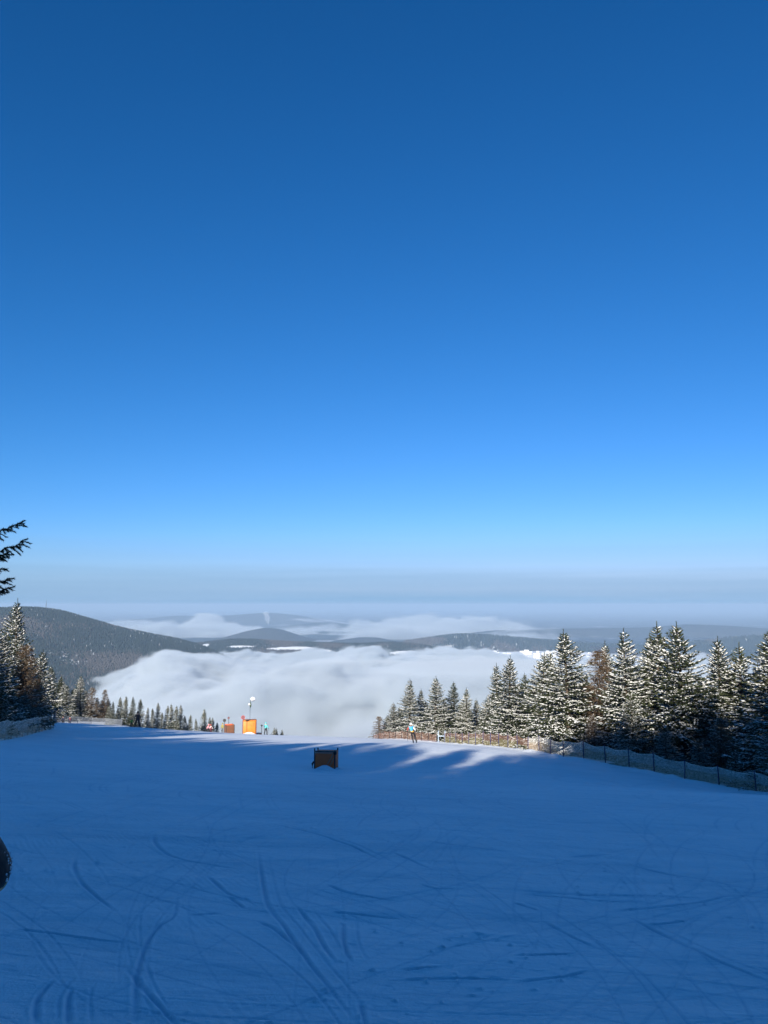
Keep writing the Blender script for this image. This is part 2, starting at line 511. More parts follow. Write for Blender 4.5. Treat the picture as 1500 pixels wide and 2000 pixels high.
# ---------------------------------------------------------------- hills beyond the valley
def forest_mat(name, dark, brown, snow, scale=.004, thr=(.58, .64), patch=.0016, field=False):
    m, n, l, b = mat(name)
    tc = N(n, 'ShaderNodeTexCoord'); P = tc.outputs['Object']
    base = ramp(n, l, noise(n, l, scale, 5, .65, P), [(.38, dark), (.62, brown)])
    fine = ramp(n, l, noise(n, l, .06, 3, .7, P), [(.35, (.55, .55, .55)), (.7, (1.35, 1.35, 1.35))])
    mm = N(n, 'ShaderNodeMix', data_type='RGBA', blend_type='MULTIPLY'); mm.inputs[0].default_value = 1
    l.new(base, mm.inputs[6]); l.new(fine, mm.inputs[7])
    sn = ramp(n, l, noise(n, l, patch, 4, .6, vscale(n, l, P, (1, 1.8, 4))), [(thr[0], (0, 0, 0)), (thr[1], (1, 1, 1))])
    if field:
        fa = N(n, 'ShaderNodeAttribute'); fa.attribute_name = 'field'; sn = fa.outputs['Fac']
    m2 = N(n, 'ShaderNodeMix', data_type='RGBA')
    l.new(sn, m2.inputs[0]); l.new(mm.outputs[2], m2.inputs[6]); m2.inputs[7].default_value = (*snow, 1)
    l.new(m2.outputs[2], b.inputs['Base Color'])
    b.inputs['Roughness'].default_value = 1
    b.inputs['Specular IOR Level'].default_value = 0
    return m

class Ridge:
    def __init__(s, pts, D, front, back, base, amp=0.0, nsc=300.0, seed=0, pw=1.3):
        s.__dict__.update(D=D, front=front, back=back, base=base, amp=amp, nsc=nsc, seed=seed, pw=pw)
        P = np.array([at(px, py, D) for px, py in pts])
        s.xs, s.zs = P[:, 0], P[:, 2]
    def crest(s, X):
        z = 0
        w = (s.xs[-1] - s.xs[0]) * .012
        for k in (-1.5, -.5, .5, 1.5): z = z + np.interp(X + k * w, s.xs, s.zs) / 4
        return z
    def h(s, X, Y):
        X = np.asarray(X, float); Y = np.asarray(Y, float)
        t = np.where(Y < s.D, (s.D - Y) / s.front, (Y - s.D) / s.back)
        t = np.clip(t, 0, 1)
        w = (.5 + .5 * np.cos(np.pi * t)) ** s.pw
        edge = np.clip(np.minimum(X - s.xs[0], s.xs[-1] - X) / ((s.xs[-1] - s.xs[0]) * .06), 0, 1)
        edge = edge * edge * (3 - 2 * edge)
        z = s.base + (s.crest(X) - s.base) * w * edge
        return z + s.amp * fbm(X / s.nsc, Y / s.nsc, s.seed, 4) * 2 * np.clip(t * 4, 0.1, 1) * edge
    def build(s, name, m, label, nx=220, ny=70, field=None):
        x = np.linspace(s.xs[0], s.xs[-1], nx); y = np.linspace(s.D - s.front, s.D + s.back, ny)
        X, Y = np.meshgrid(x, y, indexing='ij')
        V = np.stack([X, Y, s.h(X, Y)], -1).reshape(-1, 3)
        i = np.arange(nx - 1)[:, None] * ny; j = np.arange(ny - 1)[None, :]
        F = np.stack([i + j, i + ny + j, i + ny + j + 1, i + j + 1], -1).reshape(-1, 4)
        return tag(link(name, np_mesh(name, V, F, True, {'field': field(V[:, 0], V[:, 1], V[:, 2])} if field else None), m), label, kind='structure')

M_HILL = forest_mat('wooded_hill_floor', (.022, .030, .028), (.060, .050, .042), (.75, .78, .80), .0035, (.66, .72))
M_RIDGE = forest_mat('ridge_floor', (.020, .028, .024), (.045, .045, .035), (.80, .82, .84), .004, field=True)
def fields_of(ellipses):
    C = [(*at(x, y, D_)[[0, 2]], rx * D_ / FPX, ry * D_ / FPX) for x, y, rx, ry, D_ in ellipses]
    def f(X, Y, Z):
        r = np.zeros(np.shape(X))
        for cx, cz, rx, rz in C:
            q = ((X - cx) / rx) ** 2 + ((Z - cz) / rz) ** 2 + 1.6 * fbm(X / 45, Y / 60, 91, 3)
            r = np.maximum(r, np.clip((1.1 - q) * 4, 0, 1))
        return r
    return f
MID_FIELDS = fields_of([(688, 1275, 40, 4.5, 3850), (626, 1271, 32, 3.6, 3900), (570, 1265, 42, 2.6, 3950), (404, 1260, 9, 2.2, 4000), (470, 1262, 26, 1.8, 3950), (787, 1273, 24, 3, 3900)])
M_FAR = forest_mat('far_hill_floor', (.030, .036, .036), (.06, .06, .055), (.7, .72, .75), .0015, (.60, .72), .0006)

HILL = Ridge([(-420, 1215), (-200, 1200), (-60, 1192), (0, 1190), (60, 1188), (110, 1193), (170, 1211), (230, 1227), (290, 1241), (345, 1251), (395, 1266), (445, 1290), (500, 1315)],
             3000, 1350, 900, -345, 14, 420, 5, .95)
HILL.build('wooded_hill', M_HILL, 'dark wooded hill rising out of the fog on the left')
MID = Ridge([(300, 1262), (380, 1258), (450, 1250), (500, 1250), (560, 1254), (620, 1257), (700, 1259), (760, 1256), (800, 1257), (850, 1265), (900, 1281), (960, 1290), (1020, 1300)],
            4100, 900, 700, -345, 8, 350, 15, 1.0)
MID.build('forest_ridge', M_RIDGE, 'long dark forest ridge with snowfields beyond the sea of fog', 420, 140, MID_FIELDS)
M_FIELD = forest_mat('village_fields', (.5, .52, .54), (.72, .75, .78), (.82, .84, .86), .006, (.40, .5), .004)
TOWN = Ridge([(800, 1296), (860, 1284), (900, 1276), (960, 1274), (1020, 1273), (1090, 1271), (1150, 1274), (1250, 1282), (1400, 1290)], 4300, 900, 600, -345, 5, 250, 25, .8)
TOWN.build('village_hill', M_FIELD, 'snowy hillside carrying the village beyond the fog')
BACKR = Ridge([(740, 1262), (820, 1250), (900, 1241), (960, 1243), (1030, 1250), (1100, 1256), (1200, 1262), (1320, 1262), (1400, 1251), (1470, 1245), (1540, 1242), (1700, 1236)], 5600, 1000, 900, -345, 10, 500, 35)
BACKR.build('wooded_ridge', M_HILL, 'blue-grey wooded ridge behind the village, rising to the right')
CONE = Ridge([(330, 1262), (400, 1254), (440, 1244), (480, 1233), (515, 1226), (545, 1229), (590, 1244), (640, 1256), (700, 1264)], 7600, 1300, 1300, -400, 8, 500, 45, 1.2)
CONE.build('cone_hill', M_FAR, 'blue cone-shaped hill standing between fog banks', 120, 40)
CONE2 = Ridge([(600, 1264), (650, 1252), (700, 1245), (735, 1245), (790, 1256), (850, 1266)], 7300, 900, 900, -400, 6, 400, 55, 1.2)
CONE2.build('low_hill', M_FAR, 'low blue hill half sunk in the far fog bank', 90, 40)
FARR = Ridge([(760, 1258), (880, 1242), (960, 1232), (1010, 1231), (1100, 1228), (1200, 1228), (1290, 1225), (1350, 1219), (1420, 1222), (1520, 1229), (1700, 1236)], 9000, 1500, 2000, -420, 12, 900, 65)
FARR.build('far_ridge', M_FAR, 'long pale blue ridge on the right horizon', 160, 40)
FAR2 = Ridge([(380, 1236), (520, 1226), (575, 1220), (620, 1216), (660, 1217), (720, 1224), (800, 1232), (900, 1240)], 12000, 1500, 2000, -450, 12, 900, 75)
FAR2.build('distant_hill', M_FAR, 'faint blue hill behind the far fog bank', 120, 30)
FAR3 = Ridge([(60, 1222), (200, 1214), (300, 1207), (340, 1202), (400, 1204), (460, 1201), (520, 1196), (570, 1200), (620, 1208), (700, 1219), (820, 1226), (1000, 1230)], 15000, 2600, 3000, -450, 15, 1500, 85)
FAR3.build('far_mountains', M_FAR, 'faint far blue mountains on the left horizon', 160, 30)

def canopy_mat():
    m, n, l, b = mat('far_tree_canopy')
    a = N(n, 'ShaderNodeAttribute'); a.attribute_name = 'tint'
    l.new(ramp(n, l, a.outputs['Fac'], [(.0, (.012, .021, .020)), (.5, (.028, .038, .034)), (.62, (.050, .044, .040)), (.85, (.080, .074, .070)), (1, (.34, .36, .38))]), b.inputs['Base Color'])
    b.inputs['Roughness'].default_value = 1; b.inputs['Specular IOR Level'].default_value = 0
    return m
M_CANOPY = canopy_mat()

def far_forest(name, ridge, n, x0, x1, y0, y1, hmin, hmax, keep, label, seed):
    r = np.random.default_rng(seed)
    X = r.uniform(x0, x1, n); Y = r.uniform(y0, y1, n)
    k = keep(X, Y); X, Y = X[k], Y[k]
    Z = ridge.h(X, Y) - 1.0
    n = len(X)
    H = r.uniform(hmin, hmax, n); W = H * r.uniform(.22, .36, n)
    patch = fbm(X / 260, Y / 420, seed + 2, 3)
    brown = patch + r.normal(0, .04, n) > .05
    t = np.where(brown, r.uniform(.58, .84, n), r.uniform(0, .5, n))
    t = np.where(r.random(n) < np.where(fbm(X / 150, Y / 150, seed + 7, 2) > .16, .04, .003), r.uniform(.88, 1.0, n), t)
    H = np.where(brown, H * .75, H); W = np.where(brown, W * 1.3, W)
    K = 5
    ph = r.uniform(0, 6.28, n)[:, None] + np.arange(K)[None] * 2 * math.pi / K
    ring = np.stack([X[:, None] + W[:, None] * np.cos(ph), Y[:, None] + W[:, None] * np.sin(ph), np.repeat((Z + H * .12)[:, None], K, 1)], -1)
    tip = np.stack([X, Y, Z + H], -1)[:, None]
    V = np.concatenate([ring, tip], 1).reshape(-1, 3)
    b0 = (np.arange(n) * (K + 1))[:, None]
    F = np.stack([b0 + np.arange(K)[None], b0 + (np.arange(K)[None] + 1) % K, np.repeat(b0 + K, K, 1)], -1).reshape(-1, 3)
    tag(link(name, np_mesh(name, V, F, False, {'tint': np.repeat(t, K + 1)}), M_CANOPY), label, kind='stuff')

far_forest('hill_forest', HILL, 70000, -1700, -250, 1750, 3080, 6, 12, lambda X, Y: X < 9e9, 'dense mixed forest covering the left hill', 11)
far_forest('ridge_forest', MID, 40000, -1250, 560, 3400, 4200, 6, 12, lambda X, Y: (fbm(X / 260, Y / 150, 78, 3) < .20) & (MID_FIELDS(X, Y, MID.h(X, Y)) < .3), 'dark conifer forest along the ridge beyond the fog', 12)
class _Near:
    h = staticmethod(lambda X, Y: ground(X, Y, False))
far_forest('slope_forest', _Near, 14000, -1100, 900, 1000, 1900, 12, 20, lambda X, Y: (fbm(X / 120, Y / 120, 80, 3) < .25) & (ground(X, Y, False) + 19 < 1.65 - .136 * Y), 'dark wood on the slope below the crest, dim under the fog', 14)
far_forest('back_forest', BACKR, 16000, 0, 3200, 4950, 5700, 14, 24, lambda X, Y: fbm(X / 300, Y / 200, 79, 3) < .16, 'forest on the ridge behind the village', 13)

# ---------------------------------------------------------------- fog, haze, plume
def fog_mat(name, z0, slope, amp, soft, dens, sc, seed, xf=None, yf=None, step=.1, hollow=0.0):
    """density falls off upwards through a billowing top"""
    m = bpy.data.materials.new(name); m.use_nodes = True
    n, l = m.node_tree.nodes, m.node_tree.links
    n.clear()
    out = N(n, 'ShaderNodeOutputMaterial'); pv = N(n, 'ShaderNodeVolumePrincipled')
    pv.inputs['Color'].default_value = (.745, .80, .84, 1)
    pv.inputs['Density Attribute'].default_value = ''
    pv.inputs['Anisotropy'].default_value = 0.0
    g = N(n, 'ShaderNodeNewGeometry'); P = g.outputs['Position']
    sp = N(n, 'ShaderNodeSeparateXYZ'); l.new(P, sp.inputs[0])
    off = N(n, 'ShaderNodeVectorMath', operation='ADD'); l.new(P, off.inputs[0]); off.inputs[1].default_value = (seed * 371, seed * 93, 0)
    n1 = noise(n, l, 1.0 / sc, 4.5, .55, vscale(n, l, off.outputs[0], (1, .8, 1.7)))
    n2 = noise(n, l, .28 / sc, 2, .5, vscale(n, l, off.outputs[0], (1, .7, 0)))
    # top height minus own height
    t = math_(n, l, 'SUBTRACT', z0, sp.outputs['Z'])
    t = math_(n, l, 'ADD', t, math_(n, l, 'MULTIPLY', math_(n, l, 'SUBTRACT', n1, .5), amp))
    t = math_(n, l, 'ADD', t, math_(n, l, 'MULTIPLY', math_(n, l, 'SUBTRACT', n2, .5), amp * 1.1))
    if slope:      # the fog climbs the near slope
        u = math_(n, l, 'DIVIDE', math_(n, l, 'SUBTRACT', slope[1], sp.outputs['Y']), slope[1] - slope[0], True)
        t = math_(n, l, 'ADD', t, math_(n, l, 'MULTIPLY', u, slope[2]))
    if hollow:     # and lies lower along the foot of the left hill
        u = math_(n, l, 'ADD', sp.outputs['X'], math_(n, l, 'MULTIPLY', sp.outputs['Y'], .28))
        u = math_(n, l, 'DIVIDE', math_(n, l, 'SUBTRACT', -10, u), 300, True)
        t = math_(n, l, 'SUBTRACT', t, math_(n, l, 'MULTIPLY', sp.outputs['X'], .032))
        t = math_(n, l, 'SUBTRACT', t, math_(n, l, 'MULTIPLY', u, hollow))
    d = math_(n, l, 'DIVIDE', t, soft, True)
    d = math_(n, l, 'MULTIPLY', d, d)
    for axis, f in (('X', xf), ('Y', yf)):
        if f:
            a0, a1, b1, b0 = f
            u = math_(n, l, 'DIVIDE', math_(n, l, 'SUBTRACT', sp.outputs[axis], a0), a1 - a0, True)
            v = math_(n, l, 'DIVIDE', math_(n, l, 'SUBTRACT', b0, sp.outputs[axis]), b0 - b1, True)
            d = math_(n, l, 'MULTIPLY', d, math_(n, l, 'MULTIPLY', u, v))
    l.new(math_(n, l, 'MULTIPLY', d, dens), pv.inputs['Density'])
    l.new(pv.outputs[0], out.inputs['Volume'])
    m.cycles.volume_step_rate = step
    return m

def domain(name, lo, hi, m, label):
    o = MB().box(lo, hi).build(name, m)
    return tag(o, label, kind='stuff')

domain('valley_fog', (-1900, 330, -338), (3000, 3700, -70),
       fog_mat('valley_fog', -228, (900, 3500, 100), 340, 16, .042, 330, 3, (-1850, -1500, 2700, 2950), (331, 1000, 3500, 3690), .075, 190),
       'sea of pale fog filling the valley below the slope')
domain('far_fog', (-5200, 7500, -440), (2400, 11500, -90),
       fog_mat('far_fog', -282, 0, 640, 60, .010, 700, 8, (-5000, -3200, 1100, 2000), (7550, 7900, 10800, 11450), .10),
       'bank of sunlit cloud beyond the forest ridge')

hz = bpy.data.materials.new('haze'); hz.use_nodes = True
hn, hl = hz.node_tree.nodes, hz.node_tree.links
hn.clear()
ho = N(hn, 'ShaderNodeOutputMaterial'); hv = N(hn, 'ShaderNodeVolumePrincipled')
hv.inputs['Color'].default_value = (.46, .64, .85, 1)
hv.inputs['Density'].default_value = 8.6e-5
hv.inputs['Density Attribute'].default_value = ''
hl.new(hv.outputs[0], ho.inputs['Volume'])
hz.cycles.homogeneous_volume = True
domain('haze', (-75000, -75000, -520), (75000, 75000, 40), hz, 'thin blue winter haze lying over the land')

# ---------------------------------------------------------------- trees
def basis(d):
    """two unit vectors across each direction in d (n,3)"""
    up = np.tile([0., 0., 1.], (len(d), 1))
    a = np.cross(d, up); bad = np.linalg.norm(a, axis=1) < 1e-3
    a[bad] = [1, 0, 0]
    a /= np.linalg.norm(a, axis=1)[:, None]
    return a, np.cross(a, d)

def tufts(P, D, L, W, r, per=3, spread=.55):
    """needle tufts: thin triangles that leave P around direction D"""
    P = np.repeat(P, per, 0); D = np.repeat(D, per, 0); L = np.repeat(L, per); W = np.repeat(W, per)
    n = len(P)
    a, b = basis(D)
    ph = r.uniform(0, 2 * np.pi, n); sp = r.uniform(.25, 1, n) * spread
    side = a * np.cos(ph)[:, None] + b * np.sin(ph)[:, None]
    d = D + side * sp[:, None]; d /= np.linalg.norm(d, axis=1)[:, None]
    c = np.cross(d, side); c /= np.linalg.norm(c, axis=1)[:, None] + 1e-9
    L = L * r.uniform(.7, 1.25, n); W = W * r.uniform(.7, 1.3, n)
    v0 = P - c * (W * .5)[:, None]; v1 = P + c * (W * .5)[:, None]
    v2 = P + d * L[:, None]
    V = np.stack([v0, v1, v2], 1).reshape(-1, 3)
    return V, np.arange(len(V)).reshape(-1, 3)

OCT = np.array([[1, 0, 0], [-1, 0, 0], [0, 1, 0], [0, -1, 0], [0, 0, 1], [0, 0, -.6]], float)
OCTF = np.array([[0, 2, 4], [2, 1, 4], [1, 3, 4], [3, 0, 4], [2, 0, 5], [1, 2, 5], [3, 1, 5], [0, 3, 5]])
def pads(P, D, L, W, H, r):
    """flattened snow pads lying along D at P"""
    n = len(P)
    a, _ = basis(D); b = np.cross(D, a); b *= np.sign(b[:, 2:3] + 1e-9)
    o = OCT[None] * (1 + r.uniform(-.3, .3, (n, 6, 1)))
    V = P[:, None] + o[..., 0:1] * (D * L[:, None])[:, None] + o[..., 1:2] * (a * W[:, None])[:, None] + o[..., 2:3] * (b * H[:, None])[:, None]
    F = (np.arange(n) * 6)[:, None, None] + OCTF[None]
    return V.reshape(-1, 3), F.reshape(-1, 3)

def stick(P0, P1, r0, r1, k=4):
    """thin tapered sticks"""
    D = P1 - P0; D /= np.linalg.norm(D, axis=1)[:, None] + 1e-9
    a, b = basis(D)
    ph = np.arange(k) * 2 * np.pi / k
    ring = a[:, None] * np.cos(ph)[None, :, None] + b[:, None] * np.sin(ph)[None, :, None]
    V = np.concatenate([P0[:, None] + ring * np.asarray(r0).reshape(-1, 1, 1), P1[:, None] + ring * np.asarray(r1).reshape(-1, 1, 1)], 1)
    n = len(P0); i = np.arange(k); j = (i + 1) % k
    f = np.stack([i, j, j + k, i + k], -1)
    F = (np.arange(n) * 2 * k)[:, None, None] + f[None]
    return V.reshape(-1, 3), F.reshape(-1, 4)

def trunk_mesh(H, r0, r, bend=.12, k=8):
    z = np.linspace(-.6, H, 12)
    cx = bend * np.sin(z / H * 2.5 + r.uniform(0, 6)); cyy = bend * np.cos(z / H * 2.1 + r.uniform(0, 6))
    cx -= cx[0]; cyy -= cyy[0]
    rad = np.maximum(r0 * (1 - np.clip(z, 0, H) / H) ** .9, .012)
    rad[0] *= 1.35
    ph = np.arange(k) * 2 * np.pi / k
    V = np.stack([cx[:, None] + rad[:, None] * np.cos(ph), cyy[:, None] + rad[:, None] * np.sin(ph), np.repeat(z[:, None], k, 1)], -1).reshape(-1, 3)
    i = np.arange(len(z) - 1)[:, None] * k; j = np.arange(k)[None]
    F = np.stack([i + j, i + (j + 1) % k, i + k + (j + 1) % k, i + k + j], -1).reshape(-1, 4)
    return V, F, lambda t: np.array([np.interp(t * H, z, cx), np.interp(t * H, z, cyy), t * H])

def spruce(seed, H=10.0, Rm=2.4, snow=.6, full=1.0, base=.03, droop=.5):
    """returns meshes of trunk, crown and snow for one spruce H metres tall"""
    r = np.random.default_rng(seed)
    tv, tf, axis = trunk_mesh(H, .014 * H + .03, r)
    bP0, bP1, bR0, bR1 = [], [], [], []
    tP, tD, tL, tW = [], [], [], []
    sP, sD, sL, sW, sH = [], [], [], [], []
    z = base * H
    lob = r.uniform(0, 6.28, 3)
    while z < H * .985:
        t = z / H
        nb = int(r.integers(5, 8)) if t < .9 else int(r.integers(3, 5))
        if r.random() < .10 and t < .85: nb = max(2, nb - 3)
        ph0 = r.uniform(0, 6.28)
        for k in range(nb):
            az = ph0 + k * 2 * math.pi / nb + r.uniform(-.35, .35)
            uneven = 1 + .22 * math.sin(az + lob[0] + t * 5) + .12 * math.sin(2 * az + lob[1] - t * 9)
            L = (Rm * (1 - t) ** .86 * r.uniform(.66, 1.18) * uneven + .07) * full
            if t < .12: L *= .75 + 2 * t
            e0 = math.radians(r.uniform(-8, 6) + 42 * t ** 1.8)
            dr = droop * (1 - t) * r.uniform(.6, 1.25)
            c, s_ = math.cos(az), math.sin(az)
            o = axis(min(max(t + r.uniform(-.022, .022) * (1 - t), .01), 1))
            m = max(3, int(L / .16))
            S = np.linspace(0, 1, m + 1)
            rad = L * S * math.cos(e0)
            zz = L * (math.tan(e0) * S - dr * S ** 1.6 * .75 + .30 * (.3 + dr) * S ** 4)
            wob = .05 * L * np.sin(S * 4 + r.uniform(0, 6))
            pts = np.stack([o[0] + rad * c - wob * s_, o[1] + rad * s_ + wob * c, o[2] + zz], -1)
            dirs = np.gradient(pts, axis=0); dirs /= np.linalg.norm(dirs, axis=1)[:, None]
            bP0.append(pts[:-1]); bP1.append(pts[1:])
            rr = np.maximum(.008 + .010 * L * (1 - S), .006)
            bR0.append(rr[:-1]); bR1.append(rr[1:])
            load = np.clip(snow * r.uniform(.35, 1.5), 0, 1) * (1 if t < .88 else .35)
            # the branch's own needles
            for i in range(1, m + 1):
                if S[i] < .10: continue
                tP.append(pts[i]); tD.append(dirs[i]); tL.append(.17); tW.append(.060)
                if r.random() < load * .9:
                    sP.append(pts[i] + [0, 0, .035]); sD.append(dirs[i]); sL.append(r.uniform(.08, .19)); sW.append(r.uniform(.035, .10)); sH.append(r.uniform(.025, .075))
                # twigs to both sides, hanging a little
                for sd in (-1, 1):
                    tl = min(.85, .50 * L * (1 - .62 * S[i]) * r.uniform(.55, 1.1)) * (0.5 if S[i] < .25 else 1)
                    if tl < .08: continue
                    ang = r.uniform(.65, 1.15) * sd
                    d = dirs[i]
                    ca, sa = math.cos(ang), math.sin(ang)
                    td = np.array([d[0] * ca - d[1] * sa, d[0] * sa + d[1] * ca, d[2] - r.uniform(.10, .70) * (1 - t)])
                    td /= np.linalg.norm(td)
                    nt = max(1, int(tl / .12))
                    for q in range(nt):
                        u = (q + .6) / nt
                        p = pts[i] + td * tl * u + [0, 0, -.16 * tl * u * u]
                        tP.append(p); tD.append(td); tL.append(.155); tW.append(.055)
                        if r.random() < load * .62:
                            sP.append(p + [0, 0, .035]); sD.append(td); sL.append(r.uniform(.06, .14)); sW.append(r.uniform(.025, .06)); sH.append(r.uniform(.018, .05))
        z += (.30 - .14 * t) * r.uniform(.75, 1.2) * (H / 10) ** .5
    # leader
    top = axis(.97)
    bP0.append(top[None]); bP1.append((top + [0.02, 0, .06 * H])[None]); bR0.append(np.array([.016])); bR1.append(np.array([.004]))
    for q in np.linspace(0, .06 * H, 12):
        tP.append(top + [0, 0, q]); tD.append(np.array([0, 0, 1.])); tL.append(.12); tW.append(.03)
    tP = np.array(tP); tD = np.array(tD)
    V, F = tufts(tP, tD, np.array(tL), np.array(tW), r, 4, .75)
    bV, bF = stick(np.concatenate(bP0), np.concatenate(bP1), np.concatenate(bR0), np.concatenate(bR1), 3)
    sV, sF = pads(np.array(sP), np.array(sD), np.array(sL), np.array(sW), np.array(sH), r)
    tr = np_mesh('trunk', np.concatenate([tv, bV]), np.concatenate([tf, bF + len(tv)]), True)
    cr = np_mesh('crown', V, F, False)
    sn = np_mesh('snow_load', sV, sF, True)
    return H, (('trunk', tr, M_BARK), ('crown', cr, M_NEEDLE), ('snow_load', sn, M_TREESNOW))

def larch(seed, H=9.0, Rm=1.7, snow=.12):
    r = np.random.default_rng(seed)
    tv, tf, axis = trunk_mesh(H, .012 * H + .02, r)
    P0, P1, R0, R1 = [], [], [], []
    tP, tD, sP, sD = [], [], [], []
    z = .08 * H
    while z < H * .98:
        t = z / H
        for k in range(int(r.integers(3, 6))):
            az = r.uniform(0, 6.28); L = Rm * (1 - t) ** .7 * r.uniform(.6, 1.15) + .12
            m = max(3, int(L / .2)); S = np.linspace(0, 1, m + 1)
            e0 = math.radians(r.uniform(-5, 25) + 25 * t)
            rad = L * S; zz = L * (math.tan(e0) * S - .35 * S ** 2)
            o = axis(t)
            pts = np.stack([o[0] + rad * math.cos(az), o[1] + rad * math.sin(az), o[2] + zz], -1)
            pts[1:] += r.normal(0, .03, (m, 3))
            dirs = np.gradient(pts, axis=0); dirs /= np.linalg.norm(dirs, axis=1)[:, None]
            P0.append(pts[:-1]); P1.append(pts[1:]); rr = .006 + .010 * L * (1 - S); R0.append(rr[:-1]); R1.append(rr[1:])
            for i in range(1, m + 1):
                for q in range(5):
                    d = dirs[i] + r.normal(0, .6, 3) + [0, 0, -.25]; d /= np.linalg.norm(d)
                    tP.append(pts[i] - dirs[i] * r.uniform(0, .2)); tD.append(d)
                    if r.random() < snow: sP.append(pts[i] + d * .1); sD.append(d)
        z += .17 * r.uniform(.7, 1.3)
    V, F = tufts(np.array(tP), np.array(tD), np.full(len(tP), .34), np.full(len(tP), .022), r, 3, .6)
    bV, bF = stick(np.concatenate(P0), np.concatenate(P1), np.concatenate(R0), np.concatenate(R1), 3)
    n = len(sP)
    sV, sF = pads(np.array(sP), np.array(sD), r.uniform(.06, .12, n), r.uniform(.015, .03, n), r.uniform(.015, .03, n), r)
    return H, (('trunk', np_mesh('trunk', np.concatenate([tv, bV]), np.concatenate([tf, bF + len(tv)]), True), M_BARK),
               ('crown', np_mesh('crown', V, F, False), M_LARCH), ('snow_load', np_mesh('snow_load', sV, sF, True), M_TREESNOW))

KINDS = {'a': spruce(101, 10, 2.25, .72), 'b': spruce(102, 10, 1.95, .85), 'c': spruce(103, 10, 2.6, .55, droop=.62),
         'd': spruce(104, 10, 1.75, .62), 'e': spruce(105, 8, 2.0, .80), 'f': spruce(106, 10, 2.1, .16),
         'g': spruce(107, 6, 1.45, .35), 'h': spruce(108, 6, 1.2, .5), 'L': larch(109), 'M': larch(110, 8, 1.9, .25)}
for H_, parts_ in KINDS.values():
    for _, me_, m_ in parts_: me_.materials.append(m_)

tr_rng = random.Random(5)
def plant(kind, x, y, h, label, group, name=None, spread=1.0, lean=0.0):
    H_, parts_ = KINDS[kind]
    nm = name or ('larch_tree' if kind in 'LM' else 'spruce_tree')
    s = h / H_
    t = empty(nm, (x, y, gz(x, y) - .05), tr_rng.uniform(0, 6.28))
    t.rotation_euler.x = tr_rng.uniform(-.03, .03) + lean
    w = s ** .8 * spread * 1.28
    t.scale = (w, w, s)
    tag(t, label, 'tree', group)
    for pn, me_, m_ in parts_:
        o = bpy.data.objects.new(pn, me_); col.objects.link(o); o.parent = t
        if pn == 'snow_load': o['kind'] = 'stuff'
    return t

GR, GL, GT = 'snowy trees behind the right fence', 'trees along the left edge of the slope', 'small spruces below the crest of the slope'
RIGHT = [  # pixel column, pixel row of the tip, distance, kind, spread, label
    (741, 1398, 121, 'M', 1.0, 'brown bare larch ending the right-hand row beside the fog'),
    (768, 1374, 118, 'b', 1.1, 'short snowy spruce next to the brown larch at the end of the row'),
    (800, 1329, 113, 'b', 1.0, 'slim snowy spruce rising above the skier in the blue and orange jacket'),
    (820, 1348, 117, 'd', .9, 'narrow snowy spruce close behind the one above the blue and orange skier'),
    (848, 1324, 106, 'a', 1.0, 'broad snowy spruce right of the skier with blunt double top'),
    (884, 1334, 112, 'f', .9, 'dark spruce with little snow between paler ones above the fence gap'),
    (910, 1345, 104, 'b', .9, 'pale snowy spruce above the white gate posts of the fence'),
    (932, 1366, 108, 'd', 1.0, 'low snowy spruce in the dip of the row'),
    (952, 1362, 98, 'e', .85, 'low bushy snowy spruce left of the first tall group'),
    (972, 1300, 94, 'd', .95, 'thin-topped spruce on the left of the first tall pair'),
    (992, 1285, 86, 'a', 1.0, 'tall snowy spruce leading the first tall pair by the orange net'),
    (1024, 1318, 90, 'f', .9, 'thin dark spruce spire between the two tall snowy groups'),
    (1052, 1278, 82, 'b', 1.15, 'wide snowy spruce with heavy white boughs below the village'),
    (1068, 1275, 88, 'a', .9, 'snowy spruce half hidden behind the wide white one'),
    (1104, 1236, 72, 'a', 1.15, 'tallest spruce left of the brown larch, with a bare pointed leader'),
    (1140, 1318, 78, 'e', 1.0, 'rounded snowy spruce filling the gap right of the tall pointed one'),
    (1166, 1268, 73, 'L', 1.0, 'brown bare larch standing among the tall snowy spruces'),
    (1186, 1258, 77, 'd', .9, 'pale spruce directly behind the brown larch'),
    (1219, 1234, 68, 'b', 1.0, 'slender snow-crusted spruce right of the brown larch'),
    (1238, 1352, 59, 'c', .8, 'shaded blue spruce low in front of the tall row'),
    (1262, 1244, 74, 'a', .85, 'spruce with a forked top left of the twin tallest trees'),
    (1286, 1222, 69, 'b', 1.1, 'left one of the twin tallest snowy spruces'),
    (1325, 1222, 60, 'c', 1.0, 'right one of the twin tallest spruces, with dark shaded lower boughs'),
    (1356, 1345, 66, 'f', 1.0, 'dark thin spruce with sunless boughs filling the gap right of the twins'),
    (1393, 1250, 61, 'a', .9, 'pale-topped spruce right of the twins, with the fog showing beside it'),
    (1412, 1272, 67, 'd', 1.0, 'narrow spruce just behind the pale-topped one'),
    (1400, 1400, 55, 'M', 1.0, 'shaded brown larch low behind the sagging net'),
    (1446, 1262, 60, 'b', 1.05, 'dense pale green-white spruce near the right edge'),
    (1472, 1300, 64, 'a', 1.0, 'spruce behind the dense pale one near the right edge'),
    (1432, 1463, 50, 'h', .9, 'tiny snowy sapling spruce standing just behind the net'),
    (1506, 1232, 52, 'a', 1.1, 'big snowy spruce cut off by the right edge of the view'),
    (1500, 1420, 49, 'e', 1.0, 'low snow-laden spruce below the big one at the right edge'),
    (1160, 1395, 66, 'M', .8, 'low rust-brown larch lit by the sun behind the net'),
    (1300, 1420, 57, 'e', 1.0, 'low shaded spruce with snowy boughs behind the blue posts'),
    (1360, 1440, 54, 'c', .8, 'low dark spruce with bluish snow behind the sagging net')]
